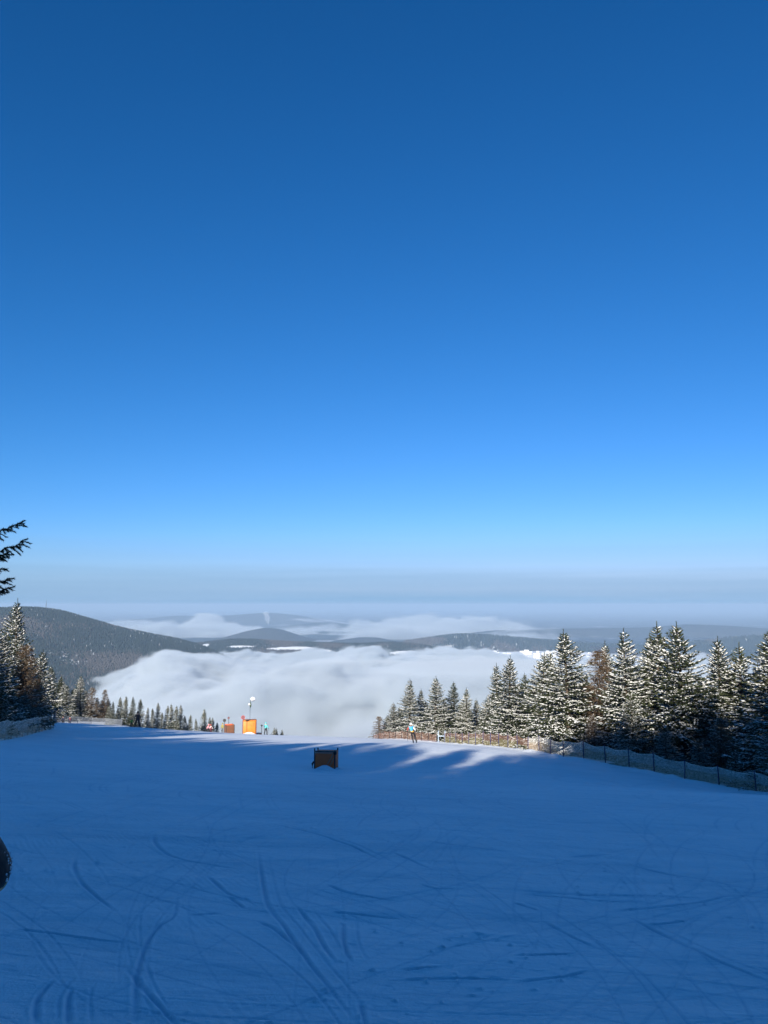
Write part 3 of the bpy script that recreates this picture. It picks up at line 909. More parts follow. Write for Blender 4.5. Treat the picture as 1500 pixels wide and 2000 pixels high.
for px, py, Y, k, sp, lb in RIGHT:
    p = at(px, py, Y)
    plant(k, p[0], Y, p[2] - gz(p[0], Y), lb, GR, spread=sp * 1.22)
BACK = [(756, 1398, 124, 'c'), (785, 1382, 121, 'c'), (833, 1370, 119, 'a'), (866, 1370, 117, 'c'), (898, 1376, 113, 'a'), (922, 1386, 111, 'c'), (944, 1382, 107, 'a'), (960, 1352, 104, 'a'), (1012, 1338, 100, 'b'), (1036, 1340, 96, 'c'), (1086, 1318, 92, 'a'), (1122, 1322, 86, 'd'), (1150, 1330, 84, 'c'), (1205, 1318, 82, 'a'), (1240, 1300, 80, 'd'),
        (1272, 1312, 79, 'b'), (1306, 1290, 76, 'a'), (1345, 1318, 74, 'c'), (1376, 1322, 72, 'a'), (1425, 1318, 72, 'b'), (1456, 1322, 70, 'c'), (1488, 1300, 70, 'a')]
nth = ['first', 'second', 'third', 'fourth', 'fifth', 'sixth', 'seventh', 'eighth', 'ninth', 'tenth', 'eleventh', 'twelfth', 'thirteenth', 'fourteenth', 'fifteenth', 'sixteenth', 'seventeenth', 'eighteenth', 'nineteenth', 'twentieth', 'twenty-first', 'twenty-second']
for i, (px, py, Y, k) in enumerate(BACK):
    p = at(px, py, Y)
    plant(k, p[0], Y, p[2] - gz(p[0], Y), f'half-hidden snowy spruce in the back row on the right, {nth[i]} from the left', GR, spread=1.3)
LEFT = [
    (44, 1176, 72, 'a', .85, 'tallest spruce on the left, its sunlit spire above the wooded hill'),
    (8, 1236, 62, 'b', 1.0, 'sunlit snowy spruce at the left edge below the tall spire'),
    (-22, 1205, 58, 'a', 1.0, 'spruce mostly cut off by the left edge of the view'),
    (28, 1262, 70, 'd', 1.0, 'narrow spruce right under the tall left spire'),
    (56, 1258, 69, 'L', 1.15, 'brown bare larch in front of the tall left spire'),
    (86, 1272, 100, 'e', .95, 'frosty rounded spruce right of the brown larch on the left'),
    (74, 1318, 76, 'f', 1.0, 'dark shaded spruce below the frosty rounded one'),
    (18, 1345, 60, 'c', .9, 'low dark spruce hanging over the leaning net on the left'),
    (-4, 1330, 55, 'f', 1.0, 'dark spruce at the left edge above the net'),
    (46, 1350, 66, 'c', .9, 'low spruce with bluish snow clumps behind the leaning net'),
    (116, 1322, 150, 'f', 1.0, 'dark spruce above the two people in dark clothes'),
    (134, 1338, 146, 'c', .9, 'shaded spruce right of the two people in dark clothes'),
    (161, 1320, 150, 'a', 1.0, 'spruce with a sunlit crown over the far end of the left net'),
    (148, 1345, 152, 'f', 1.0, 'dark spruce next to the sunlit crown over the left net'),
    (180, 1342, 150, 'M', 1.0, 'rust-brown larch with a lit top on the far left'),
    (205, 1346, 152, 'L', .8, 'pale feathery larch above the far left net'),
    (192, 1362, 154, 'f', 1.0, 'dark spruce between the rust-brown and the pale larch')]
for px, py, Y, k, sp, lb in LEFT:
    p = at(px, py, Y)
    plant(k, p[0], Y, p[2] - gz(p[0], Y), lb, GL, spread=sp * 1.08)
LBACK = [(-12, 1258, 66, 'c'), (30, 1288, 79, 'c'), (70, 1292, 92, 'c'), (60, 1338, 79, 'c'), (72, 1342, 86, 'c'), (104, 1302, 150, 'c'), (82, 1352, 92, 'e'), (126, 1332, 150, 'b'), (141, 1345, 152, 'c'),
         (171, 1348, 156, 'a'), (214, 1364, 158, 'f'), (199, 1368, 156, 'c')]
LBACK.sort()
for i, (px, py, Y, k) in enumerate(LBACK):
    p = at(px, py, Y)
    plant(k, p[0], Y, p[2] - gz(p[0], Y), f'half-hidden dark spruce filling the left clump, {nth[i]} from the left', GL, spread=1.1)
TIPS = [(222, 1370, 150, 'f'), (236, 1362, 152, 'g'), (246, 1361, 155, 'g'), (262, 1361, 150, 'f'), (273, 1366, 152, 'g'), (288, 1382, 156, 'h'), (298, 1384, 160, 'g'),
        (310, 1373, 158, 'h'), (326, 1379, 160, 'h'), (337, 1376, 164, 'h'), (345, 1380, 160, 'g'), (353, 1377, 166, 'h'), (372, 1397, 168, 'g'), (385, 1404, 166, 'h'),
        (401, 1386, 172, 'g'), (411, 1401, 172, 'g'), (416, 1402, 174, 'h'), (424, 1412, 176, 'g'), (362, 1398, 164, 'g'), (255, 1386, 156, 'g'), (229, 1384, 158, 'h'),
        (213, 1378, 146, 'g'), (317, 1392, 170, 'g'), (534, 1422, 180, 'h'), (542, 1423, 182, 'h'), (550, 1426, 184, 'h')]
order = ['leftmost', 'second', 'third', 'fourth', 'fifth', 'sixth', 'seventh', 'eighth', 'ninth', 'tenth', 'eleventh', 'twelfth', 'thirteenth', 'fourteenth', 'fifteenth',
         'sixteenth', 'seventeenth', 'eighteenth', 'nineteenth', 'twentieth', 'twenty-first', 'twenty-second', 'twenty-third', 'fourth', 'fifth', 'sixth']
TIPS.sort()
for i, (px, py, Y, k) in enumerate(TIPS):
    p = at(px, py, Y)
    if i < 23: lb = f'small dark spruce beyond the crest, {order[i]} from the left in its row'
    else: lb = ['tiny spruce tip just right of the teal skier', 'middle tiny spruce tip right of the teal skier', 'farthest right tiny spruce tip past the teal skier'][i - 23]
    plant(k, p[0], Y, max(1.5, p[2] - gz(p[0], Y)), lb, GT, spread=.72)

# the wood behind the viewpoint that keeps the near slope in shade
GB = 'spruces of the wood behind the viewpoint'
fr = random.Random(12)
def shade_z(X, Y): return 15.3 - math.tan(SUN_EL) * (SUN_H.x * X + SUN_H.y * Y)
n_b = 0
for row, (Yb, dx, extra) in enumerate(((-24, 3.0, -.2), (-29, 3.4, .2), (-36, 4.2, -.8))):
    X = -92.0
    while X < 48:
        x, y = X + fr.uniform(-1, 1), Yb + fr.uniform(-2, 2)
        h = shade_z(x, y) - gz(x, y) + extra + fr.uniform(-.9, .6)
        if -28 < x < -13: h -= fr.uniform(1.0, 3.0)
        elif -10 < x < 12: h += 1.9
        elif -52 < x <= -28: h = h * .5 + .5 * (shade_z(x, y) - gz(x, y) + extra) - .5
        elif -80 < x < -52: h += fr.uniform(-.5, 2.0)
        plant(fr.choice('aabbcdf'), x, y, h, 'tall spruce of the wood behind the viewpoint', GB, spread=1.25)
        X += dx * fr.uniform(.8, 1.25); n_b += 1

# ---------------------------------------------------------------- foreground spruce at the left edge
def near_spruce():
    r = np.random.default_rng(3)
    bx, by = -6.1, 8.2
    g = gz(bx, by)
    H = 11.0
    tv, tf, axis = trunk_mesh(H, .15, r, .05, 12)
    P0, P1, R0, R1, nP, nD = [], [], [], [], [], []
    def needles(pts, step=.010):
        seg = np.linalg.norm(np.diff(pts, axis=0), axis=1); c = np.concatenate([[0], np.cumsum(seg)])
        m = max(2, int(c[-1] / step)); t = np.linspace(0, c[-1], m)
        Q = np.stack([np.interp(t, c, pts[:, k]) for k in range(3)], -1)
        D = np.gradient(Q, axis=0); D /= np.linalg.norm(D, axis=1)[:, None] + 1e-9
        nP.append(Q); nD.append(D)
    def limb(a, b, sag, twig, dense=True):
        a, b = np.array(a, float), np.array(b, float)
        L = np.linalg.norm(b - a); m = max(4, int(L / (.045 if dense else .09))); S = np.linspace(0, 1, m + 1)
        pts = a + (b - a) * S[:, None]; pts[:, 2] -= sag * np.sin(np.pi * S ** .8)
        pts[1:-1] += r.normal(0, .008, (m - 1, 3))
        P0.append(pts[:-1]); P1.append(pts[1:]); rr = .004 + .018 * (1 - S); R0.append(rr[:-1]); R1.append(rr[1:])
        ax = (b - a) / L
        needles(pts[m // 3:], .010 if dense else .03)
        for i in range(max(1, m // 4), m):
            for sd in (-1, 1):
                tl = twig * (1.05 - .75 * S[i]) * r.uniform(.55, 1.1)
                hz_ = np.array([-ax[1], ax[0], 0]) * sd
                d = ax * r.uniform(.6, 1.0) + hz_ * r.uniform(.3, .9) + np.array([0, 0, -r.uniform(.15, .75)])
                d /= np.linalg.norm(d)
                q = np.linspace(0, 1, 4)[:, None]
                tw = pts[i] + d * tl * q + np.array([0, 0, -.12 * tl]) * q ** 2
                P0.append(tw[:-1]); P1.append(tw[1:]); R0.append(np.full(3, .003)); R1.append(np.full(3, .0025))
                needles(tw, .011 if dense else .03)
                if dense and tl > .12:
                    for q0 in (.4, .7):
                        d2 = d + r.normal(0, .5, 3); d2 /= np.linalg.norm(d2)
                        st = pts[i] + d * tl * q0
                        tw2 = st + d2 * tl * .45 * np.linspace(0, 1, 3)[:, None]
                        needles(tw2, .011)
    base = np.array([bx, by, g])
    def tip(px, py, Y): return at(px, py, Y) - base
    for px, py, Y, h0, sag, tw in ((46, 1018, 8.0, 2.9, .16, .26), (52, 1053, 8.1, 2.75, .20, .28), (18, 1078, 8.3, 2.70, .12, .20), (12, 1112, 8.3, 2.85, .02, .16), (26, 1130, 7.9, 2.40, .05, .18), (27, 1146, 8.2, 2.30, .07, .18), (8, 1152, 8.4, 2.2, .05, .14)):
        e = tip(px, py, Y)
        limb(axis(h0 / H) + np.array([.05, 0, 0]), e, sag, tw)
    z = 1.9
    while z < H * .97:
        t = z / H
        for k in range(4):
            az = r.uniform(0, 6.28)
            c = math.cos(az)
            L = (1.75 * (1 - t) ** .8 + .12) * r.uniform(.8, 1.1)
            if c > .1 and z < 5.6: L = min(L, 1.55 / max(c, .5))     # shorter towards the piste
            if z < 3.6 and c > .55: continue
            o = axis(t)
            limb(o, o + np.array([L * c, L * math.sin(az), L * r.uniform(-.25, .15)]), .12 * L, .34 * L, False)
        z += .24
    P, D = np.concatenate(nP), np.concatenate(nD)
    V, F = tufts(P, D, np.full(len(P), .034), np.full(len(P), .009), r, 6, 1.25)
    bV, bF = stick(np.concatenate(P0), np.concatenate(P1), np.concatenate(R0), np.concatenate(R1), 4)
    t = empty('spruce_tree', tuple(base))
    tag(t, 'dark near spruce at the left edge, only its branch tips against the sky', 'tree')
    link('trunk', np_mesh('trunk', np.concatenate([tv, bV]), np.concatenate([tf, bF + len(tv)]), True), M_BARK, t)
    link('crown', np_mesh('crown', V, F, False), M_NEEDLE, t)
near_spruce()

# ---------------------------------------------------------------- net fences
M_POST_BLUE = flat('blue_fence_post', (.030, .032, .11), .5)
M_POST_DARK = flat('dark_fence_post', (.030, .028, .035), .6)
M_NET_RED = flat('red_orange_net', (.33, .18, .125), .7)
M_NET_YEL = flat('yellow_net', (.36, .30, .15), .7)
M_NET_GREY = flat('pale_grey_net', (.78, .72, .62), .7)
M_NET_DIM = flat('dim_grey_net', (.20, .22, .25), .7)
M_NET_TAN = flat('tan_net', (.72, .56, .40), .7)
M_WHITE_POST = flat('white_blue_post', (.38, .46, .56), .5)

def resample(poly, step):
    poly = np.array(poly, float)
    c = np.concatenate([[0], np.cumsum(np.linalg.norm(np.diff(poly, axis=0), axis=1))])
    n = int(c[-1] / step)
    t = np.linspace(0, c[-1], n + 1)
    return np.stack([np.interp(t, c, poly[:, 0]), np.interp(t, c, poly[:, 1])], -1)

def net_fence(name, poly, step, h, mats, post_mat, label, group, lean=0.0, sag=.16, seed=0, cell=.075, wire=.020, low=0.0, shade_mats=None):
    r = random.Random(seed)
    P = resample(poly, step)
    root = empty(name, (P[0][0], P[0][1], gz(*P[0])))
    o0 = Vector(root.location)
    tag(root, label, 'fence', group)
    heads = []
    for i, (x, y) in enumerate(P):
        z = gz(x, y)
        d = P[min(i + 1, len(P) - 1)] - P[max(i - 1, 0)]; d /= np.linalg.norm(d)
        lx, ly = r.uniform(-.05, .05) + lean * d[0], r.uniform(-.05, .05) + lean * d[1]
        hh = h * r.uniform(.94, 1.06)
        a = Vector((x, y, z - .3)) - o0; b = Vector((x + lx * hh, y + ly * hh, z + hh + .10)) - o0
        MB().tube([a, b - Vector((0, 0, .03)), b], [.032, .032, .018], 8).build('post', post_mat, root, True)
        heads.append((Vector((x, y, z + low)) - o0, Vector((x + lx * hh, y + ly * hh, z + hh)) - o0, Vector((-d[1], d[0], 0)) * -.036))
    for i, ((a0, a1, ao), (b0, b1, bo)) in enumerate(zip(heads, heads[1:])):
        bm = bmesh.new()
        ly_ = bm.faces
        sg = sag * r.uniform(.5, 1.3); bel = r.uniform(-.10, .16)
        def pt(u, v):
            p = (a0.lerp(a1, v)).lerp(b0.lerp(b1, v), u)
            dz = -sg * 4 * u * (1 - u) * max(v, 0) ** 1.5 + .05 * math.sin(u * 9 + i) * (v if v < 1 else .6)
            q = p + Vector((0, 0, dz)) + ao.lerp(bo, u) + ao.normalized() * (bel * math.sin(math.pi * u) * math.sin(math.pi * v))
            return q
        nu = max(6, int((b0 - a0).length / cell)); nv = max(5, int(h / cell))
        wn_ = wire
        for k in range(nu + 1):
            u = k / nu; du = wn_ / 2 / max(.3, (b0 - a0).length)
            for j in range(3):
                v0, v1 = j / 3, (j + 1) / 3
                f = bm.faces.new([bm.verts.new(pt(u - du, v0)), bm.verts.new(pt(u + du, v0)), bm.verts.new(pt(u + du, v1)), bm.verts.new(pt(u - du, v1))])
                f.material_index = 0 if (v0 + .17 + .12 * math.sin(i * 1.7)) > .52 else 1
        for k in range(nv + 1):
            v = k / nv; dv = (wn_ if k < nv else wn_ * 1.8) / 2 / h
            for j in range(6):
                u0, u1 = j / 6, (j + 1) / 6
                f = bm.faces.new([bm.verts.new(pt(u0, v - dv) + ao * .08), bm.verts.new(pt(u1, v - dv) + ao * .08), bm.verts.new(pt(u1, v + dv) + ao * .08), bm.verts.new(pt(u0, v + dv) + ao * .08)])
                f.material_index = 0 if v + .12 * math.sin(i * 1.7) > .52 else 1
        me = bpy.data.meshes.new('net_panel'); bm.to_mesh(me); bm.free()
        link('net_panel', me, list(shade_mats if shade_mats and i < 12 else mats), root)  # first panels stand in shade: their shaded look is put into paler net colours
    return root

FR = [tuple(p) for p in FENCE_R]
GAP = at(862, 1450, 94)
i_gap = 5
net_fence('net_fence', FR[:5] + [(GAP[0] + .3, GAP[1] - .6)], 2.25, 1.12, (M_NET_RED, M_NET_YEL), M_POST_BLUE,
          'red and yellow safety net on blue posts along the right edge of the slope', 'safety nets beside the slope', seed=3, shade_mats=(M_NET_GREY, M_NET_TAN))
net_fence('net_fence', [(GAP[0] - .5, GAP[1] + .8), FR[6], (-1.6, 119.5)], 2.4, 1.0, (M_NET_RED, M_NET_RED), M_POST_DARK,
          'low reddish safety net beyond the white gate posts, running to the crest', 'safety nets beside the slope', seed=4)
gp = empty('gate_posts', (GAP[0], GAP[1], gz(GAP[0], GAP[1])))
tag(gp, 'pair of pale blue-white gate posts in the gap of the right net', 'gate posts')
for dx in (-.35, .45):
    MB().tube([(dx, 0, -.2), (dx, 0, 1.30)], .05, 10).build('post', M_WHITE_POST, gp, True)
MB().box((-.35, -.02, .62), (.45, .02, .72)).build('rail', M_WHITE_POST, gp)
FL1 = [at(-120, 1482, 40)[:2], at(0, 1449, 52)[:2], at(60, 1434, 64)[:2], at(103, 1421, 80)[:2]]
net_fence('net_fence', FL1, 2.3, 1.25, (M_NET_GREY, M_NET_TAN), M_POST_DARK, 'grey net on leaning dark posts at the left edge of the slope', 'safety nets beside the slope', lean=.22, sag=.05, seed=5)
FL2 = [at(104, 1421, 82)[:2], at(111, 1414, 118)[:2], at(126, 1412, 139)[:2], at(180, 1411.5, 143)[:2], at(238, 1414.5, 145)[:2]]
net_fence('net_fence', FL2, 2.6, 1.25, (M_NET_DIM, M_NET_DIM), M_POST_DARK, 'far grey net curving behind the two people in dark clothes', 'safety nets beside the slope', sag=.06, seed=6)

# ---------------------------------------------------------------- padded hydrant boxes, signs, lamp
M_ORANGE = rough_mat('orange_tarpaulin', (.50, .15, .012), (.66, .22, .02), 3.5, .55, .35, 9)
M_ORANGE_SHADE = rough_mat('shade_red_tarpaulin', (.84, .11, .022), (.95, .145, .03), 3, .6, .4, 9)  # shaded copy of the orange tarpaulin, colour reddened to offset the blue shade
M_SHADE_BROWN = rough_mat('shade_brown_boards', (.12, .050, .025), (.20, .085, .04), 5, .7, .4)  # shade on the orange box's front and left side, put in as brown
M_FRAME = flat('dark_steel_frame', (.035, .034, .04), .5)
M_BLACK = flat('black_rubber', (.014, .014, .016), .6)
M_ROPE = flat('pale_rope', (.36, .30, .26), .8)
M_WHITE = flat('white_enamel', (.80, .80, .78), .35, .05)
M_RED = flat('red_sign', (.38, .03, .03), .45)
M_DKRED = flat('dull_red_sign', (.16, .05, .055), .55)
M_GREEN = flat('dark_green_paint', (.04, .07, .035), .5)

def mound(x, y, rx, ry, h, label, seed, rz=0.0):
    n = 40
    a = np.linspace(0, 2 * np.pi, n, endpoint=False); rr = np.linspace(0, 1.25, 14)[1:]
    g0 = gz(x, y)
    V = [(0, 0, h)]
    for q in rr:
        for t in a:
            lx, ly = q * rx * math.cos(t), q * ry * math.sin(t)
            hh = h * max(0, math.cos(min(q, 1.25) / 1.25 * math.pi / 2)) ** 1.4
            hh *= 1 + .35 * float(fbm(np.array([lx * 2.3 + seed]), np.array([ly * 2.3]), seed, 3)[0])
            V.append((lx, ly, (gz(x + lx, y + ly) - g0) + hh - .04 * q))
    V = np.array(V)
    F = []
    for i in range(len(rr) - 1):
        for j in range(n):
            F.append((1 + i * n + j, 1 + (i + 1) * n + j, 1 + (i + 1) * n + (j + 1) % n, 1 + i * n + (j + 1) % n))
    F = [(0, 0, 0, 0)] * 0 + F
    me = bpy.data.meshes.new('snow_mound')
    me.from_pydata([tuple(v) for v in V], [], F + [(0, 1 + j, 1 + (j + 1) % n) for j in range(n)])
    me.polygons.foreach_set('use_smooth', [True] * len(me.polygons))
    o = link('snow_mound', me, M_SNOW)
    o.location = (x, y, g0)
    return tag(o, label, kind='structure')

def pad(name, lo, hi, m, root, bulge_axis=1):
    """a foam mat with soft edges"""
    return MB().box(lo, hi, None, .035).build(name, m, root, True)

# near box
nb = at(637, 1503, 50); nx, ny = nb[0], 50.0
box = empty('hydrant_box', (nx, ny, gz(nx, ny)), R(-7))
tag(box, 'worn shade-reddened orange padded box with dark frame standing alone on the shaded slope', 'padded box', 'padded boxes round the snow pipes')
W, Dp, Hh = .64, .50, 1.18
pad('front_pad', (-W + .05, -Dp - .05, .02), (W - .05, -Dp + .05, Hh - .10), M_ORANGE_SHADE, box)
pad('back_pad', (-W + .05, Dp - .05, .02), (W - .05, Dp + .05, Hh - .22), M_ORANGE_SHADE, box)
pad('side_pad', (-W - .05, -Dp + .06, .02), (-W + .045, Dp - .06, Hh - .32), M_ORANGE_SHADE, box)
pad('side_pad', (W - .045, -Dp + .06, .02), (W + .05, Dp - .06, Hh - .12), M_ORANGE_SHADE, box)
pad('top_pad', (-W + .04, -Dp + .055, Hh - .24), (W - .04, Dp - .04, Hh - .12), M_ORANGE_SHADE, box)
for sx, sy, hh in ((-1, -1, Hh + .12), (1, -1, Hh + .02), (-1, 1, Hh - .02), (1, 1, Hh)):
    MB().box((sx * W - .035, sy * Dp - .035, -.3), (sx * W + .035, sy * Dp + .035, hh), None, .008).build('corner_post', M_FRAME, box)
MB().box((-W + .036, -Dp - .03, Hh - .09), (W - .036, -Dp + .03, Hh - .02), None, .008).build('top_rail', M_FRAME, box)
MB().box((-W + .036, Dp - .03, Hh - .20), (W - .036, Dp + .03, Hh - .13), None, .008).build('top_rail', M_FRAME, box)
MB().box((-W + .02, -Dp - .062, Hh - .155), (W - .1, -Dp - .046, Hh - .115)).build('edge_strip', M_ROPE, box)
MB().tube([(W - .10, -Dp - .06, Hh - .2), (.40, -Dp - .075, .72), (.22, -Dp - .075, .45), (.10, -Dp - .06, .25)], .016, 6).build('rope', M_ROPE, box, True)
MB().tube([(W - .06, -Dp - .06, .72), (.44, -Dp - .075, .45), (.30, -Dp - .06, .22)], .013, 6).build('rope', M_ROPE, box, True)
MB().ball((W + .02, -Dp - .05, Hh - .12), .11, (1, .7, 1.2)).build('strap_knot', M_BLACK, box, True)
MB().tube([(-W - .22, -.12, -.1), (-W - .22, -.12, .28), (-W - .12, -.10, .42)], .06, 8).build('hydrant_pipe', M_FRAME, box, True)
mound(nx - .02, ny - .78, .62, .42, .25, 'low snow mound heaped against the front of the worn shade-reddened box', 4)
mound(nx + .72, ny - .35, .5, .4, .10, 'little snow drift at the right foot of the worn shade-reddened box', 8)

# far orange box
ox, oy = at(487, 1435, 111)[0], 111.0
ob = empty('hydrant_box', (ox, oy, gz(ox, oy)), R(9))
tag(ob, 'bright orange padded box in the sun at the crest of the slope', 'padded box', 'padded boxes round the snow pipes')
W, Dp, Hh = .93, .65, 2.02
pad('front_pad', (-W + .05, -Dp - .07, .0), (W - .08, -Dp + .05, Hh - .06), M_ORANGE, ob)
pad('back_pad', (-W + .05, Dp - .05, .0), (W - .05, Dp + .05, Hh - .06), M_ORANGE, ob)
pad('side_pad', (-W - .05, -Dp + .06, .0), (-W + .045, Dp - .06, Hh - .06), M_ORANGE, ob)
pad('side_pad', (W - .045, -Dp + .06, .0), (W + .05, Dp - .06, Hh - .06), M_ORANGE, ob)
pad('top_pad', (-W - .02, -Dp - .06, Hh - .055), (W + .02, Dp + .05, Hh + .05), M_ORANGE, ob)
for sx, sy in ((-1, -1), (1, -1), (-1, 1), (1, 1)):
    MB().box((sx * W - .04, sy * Dp - .04, -.3), (sx * W + .04, sy * Dp + .04, Hh - .07)).build('corner_post', M_DKRED, ob)
MB().box((W - .42, -Dp - .085, Hh - .85), (W - .30, -Dp - .055, Hh - .25), None, .01).build('handle_slot', M_ORANGE_SHADE, ob)
mound(ox + .15, oy - 1.25, 1.1, .55, .36, 'sunlit snow mound in front of the bright orange box', 6)

# box beside it: the shade on its front and left side is painted brown
bx_, by_ = at(448, 1428, 119)[0], 119.0
bb = empty('hydrant_box', (bx_, by_, gz(bx_, by_)), R(24))
tag(bb, 'orange box, shaded front and left side painted brown, left of the bright orange box', 'padded box', 'padded boxes round the snow pipes')
W, Dp, Hh = .60, .60, 1.38
for k in range(5):
    z0 = .02 + k * (Hh - .08) / 5
    MB().box((-W + .04, -Dp - .03, z0), (W - .04, -Dp + .02, z0 + (Hh - .08) / 5 - .018), None, .006).build('shade_board', M_SHADE_BROWN, bb)
pad('side_pad', (W - .03, -Dp + .05, .0), (W + .07, Dp - .05, Hh - .04), M_ORANGE, bb)
pad('side_pad', (-W - .07, -Dp + .05, .0), (-W + .03, Dp - .05, Hh - .04), M_SHADE_BROWN, bb)
pad('back_pad', (-W + .05, Dp - .05, .0), (W - .05, Dp + .05, Hh - .04), M_ORANGE_SHADE, bb)
for sx, sy in ((-1, -1), (1, -1), (-1, 1), (1, 1)):
    MB().box((sx * W - .035, sy * Dp - .035, -.3), (sx * W + .035, sy * Dp + .035, Hh)).build('corner_post', M_FRAME, bb)
MB().box((-W + .036, -Dp - .02, Hh - .05), (W - .036, -Dp + .02, Hh)).build('top_rail', M_FRAME, bb)

# low orange pad
lx_, ly_ = at(505, 1430, 112)[0], 112.5
lp = empty('crash_pad', (lx_, ly_, gz(lx_, ly_)), R(4))
tag(lp, 'low orange and white pad lying in the snow right of the bright orange box', 'crash pad')
pad('pad', (-.38, -.2, -.05), (.38, .2, .26), M_ORANGE, lp)
MB().box((-.36, -.18, .262), (.36, .18, .33), None, .03).build('snow_cap', M_SNOW, lp, True)
MB().box((-.30, -.225, .04), (.10, -.203, .20)).build('white_stripe', M_WHITE, lp)

def round_sign(x, y, h, r, m_disc, m_ring, label, post=M_FRAME, yaw=0):
    t = empty('round_sign', (x, y, gz(x, y)), yaw)
    tag(t, label, 'sign', 'round signs on posts at the crest')
    MB().tube([(0, .04, -.3), (0, .04, h)], .035, 8).build('post', post, t, True)
    MB().tube([(0, -.035, h), (0, -.005, h)], [r, r], 24).build('disc', m_disc, t)
    bm = MB()
    n = 24
    for k in range(n):
        a0, a1 = 2 * math.pi * k / n, 2 * math.pi * (k + 1) / n
        bm.quad([(r * .78 * math.cos(a0), -.039, h + r * .78 * math.sin(a0)), (r * .98 * math.cos(a0), -.039, h + r * .98 * math.sin(a0)),
                 (r * .98 * math.cos(a1), -.039, h + r * .98 * math.sin(a1)), (r * .78 * math.cos(a1), -.039, h + r * .78 * math.sin(a1))])
    bm.build('ring', m_ring, t)
    return t
sx_ = at(474, 1437, 109)[0]
round_sign(sx_, 109.0, 2.30, .27, M_DKRED, M_RED, 'red round sign on a dark red post left of the bright orange box', M_DKRED)
sx_ = at(446, 1427, 124)[0]
round_sign(sx_, 124.0, at(446, 1402, 124)[2] - gz(sx_, 124), .18, M_DKRED, M_FRAME, 'small dull red round sign rising behind the shade-brown box')
sx_ = at(438, 1427, 121)[0]
round_sign(sx_, 121.0, at(438, 1407, 121)[2] - gz(sx_, 121), .25, M_BLACK, M_FRAME, 'black round sign left of the shade-brown box')
sx_ = at(511, 1430, 114)[0]
round_sign(sx_, 114.0, at(511, 1417, 114)[2] - gz(sx_, 114), .12, M_FRAME, M_BLACK, 'tiny dark round marker between the low orange pad and the teal skier')

px_, py_ = at(487.5, 1432, 113.5)[0], 113.5
g_ = gz(px_, py_)
top = at(490, 1366, 113.5)[2] - g_
lamp = empty('slope_lamp', (px_, py_, g_))
tag(lamp, 'thin pole with round white lamp heads rising behind the bright orange box', 'lamp')
MB().tube([(0, 0, -.4), (0, 0, top - .9), (.06, 0, top)], [.05, .035, .025], 8).build('pole', M_FRAME, lamp, True)
MB().tube([(.10, 0, top + .02), (.34, -.03, top + .05)], .03, 6).build('bracket', M_FRAME, lamp, True)
hd = MB().tube([(.40, -.16, top + .02), (.40, -.06, top + .06), (.40, .06, top + .10)], [.34, .33, .12], 20).build('lamp_head', M_WHITE, lamp, True)
MB().tube([(-.10, -.12, top - .72), (-.10, .05, top - .68)], [.17, .10], 16).build('lamp_head', M_WHITE, lamp, True)
MB().tube([(.03, -.02, top - 1.15), (.05, -.02, top - .9), (.06, -.02, top - .35)], [.06, .13, .05], 8).build('junction_box', M_GREEN, lamp, True)

# ---------------------------------------------------------------- people
def cloth(name, c): return rough_mat(name, tuple(x * .8 for x in c), tuple(min(1, x * 1.15) for x in c), 7, .65, .4, 18)
M_SKIN = flat('skin', (.52, .30, .21), .55)
M_CL = {k: cloth(k + '_clothing', c) for k, c in dict(black=(.012, .012, .014), navy=(.012, .016, .04), teal=(.10, .52, .52), maroon=(.09, .018, .025), green=(.10, .30, .04),
        pink=(.62, .25, .27), white=(.75, .74, .72), olive=(.28, .24, .06), blue=(.04, .30, .52), orange=(.75, .36, .03), grey=(.12, .12, .13), red=(.35, .05, .03)).items()}
M_SKI = flat('ski_topsheet', (.05, .05, .06), .35)

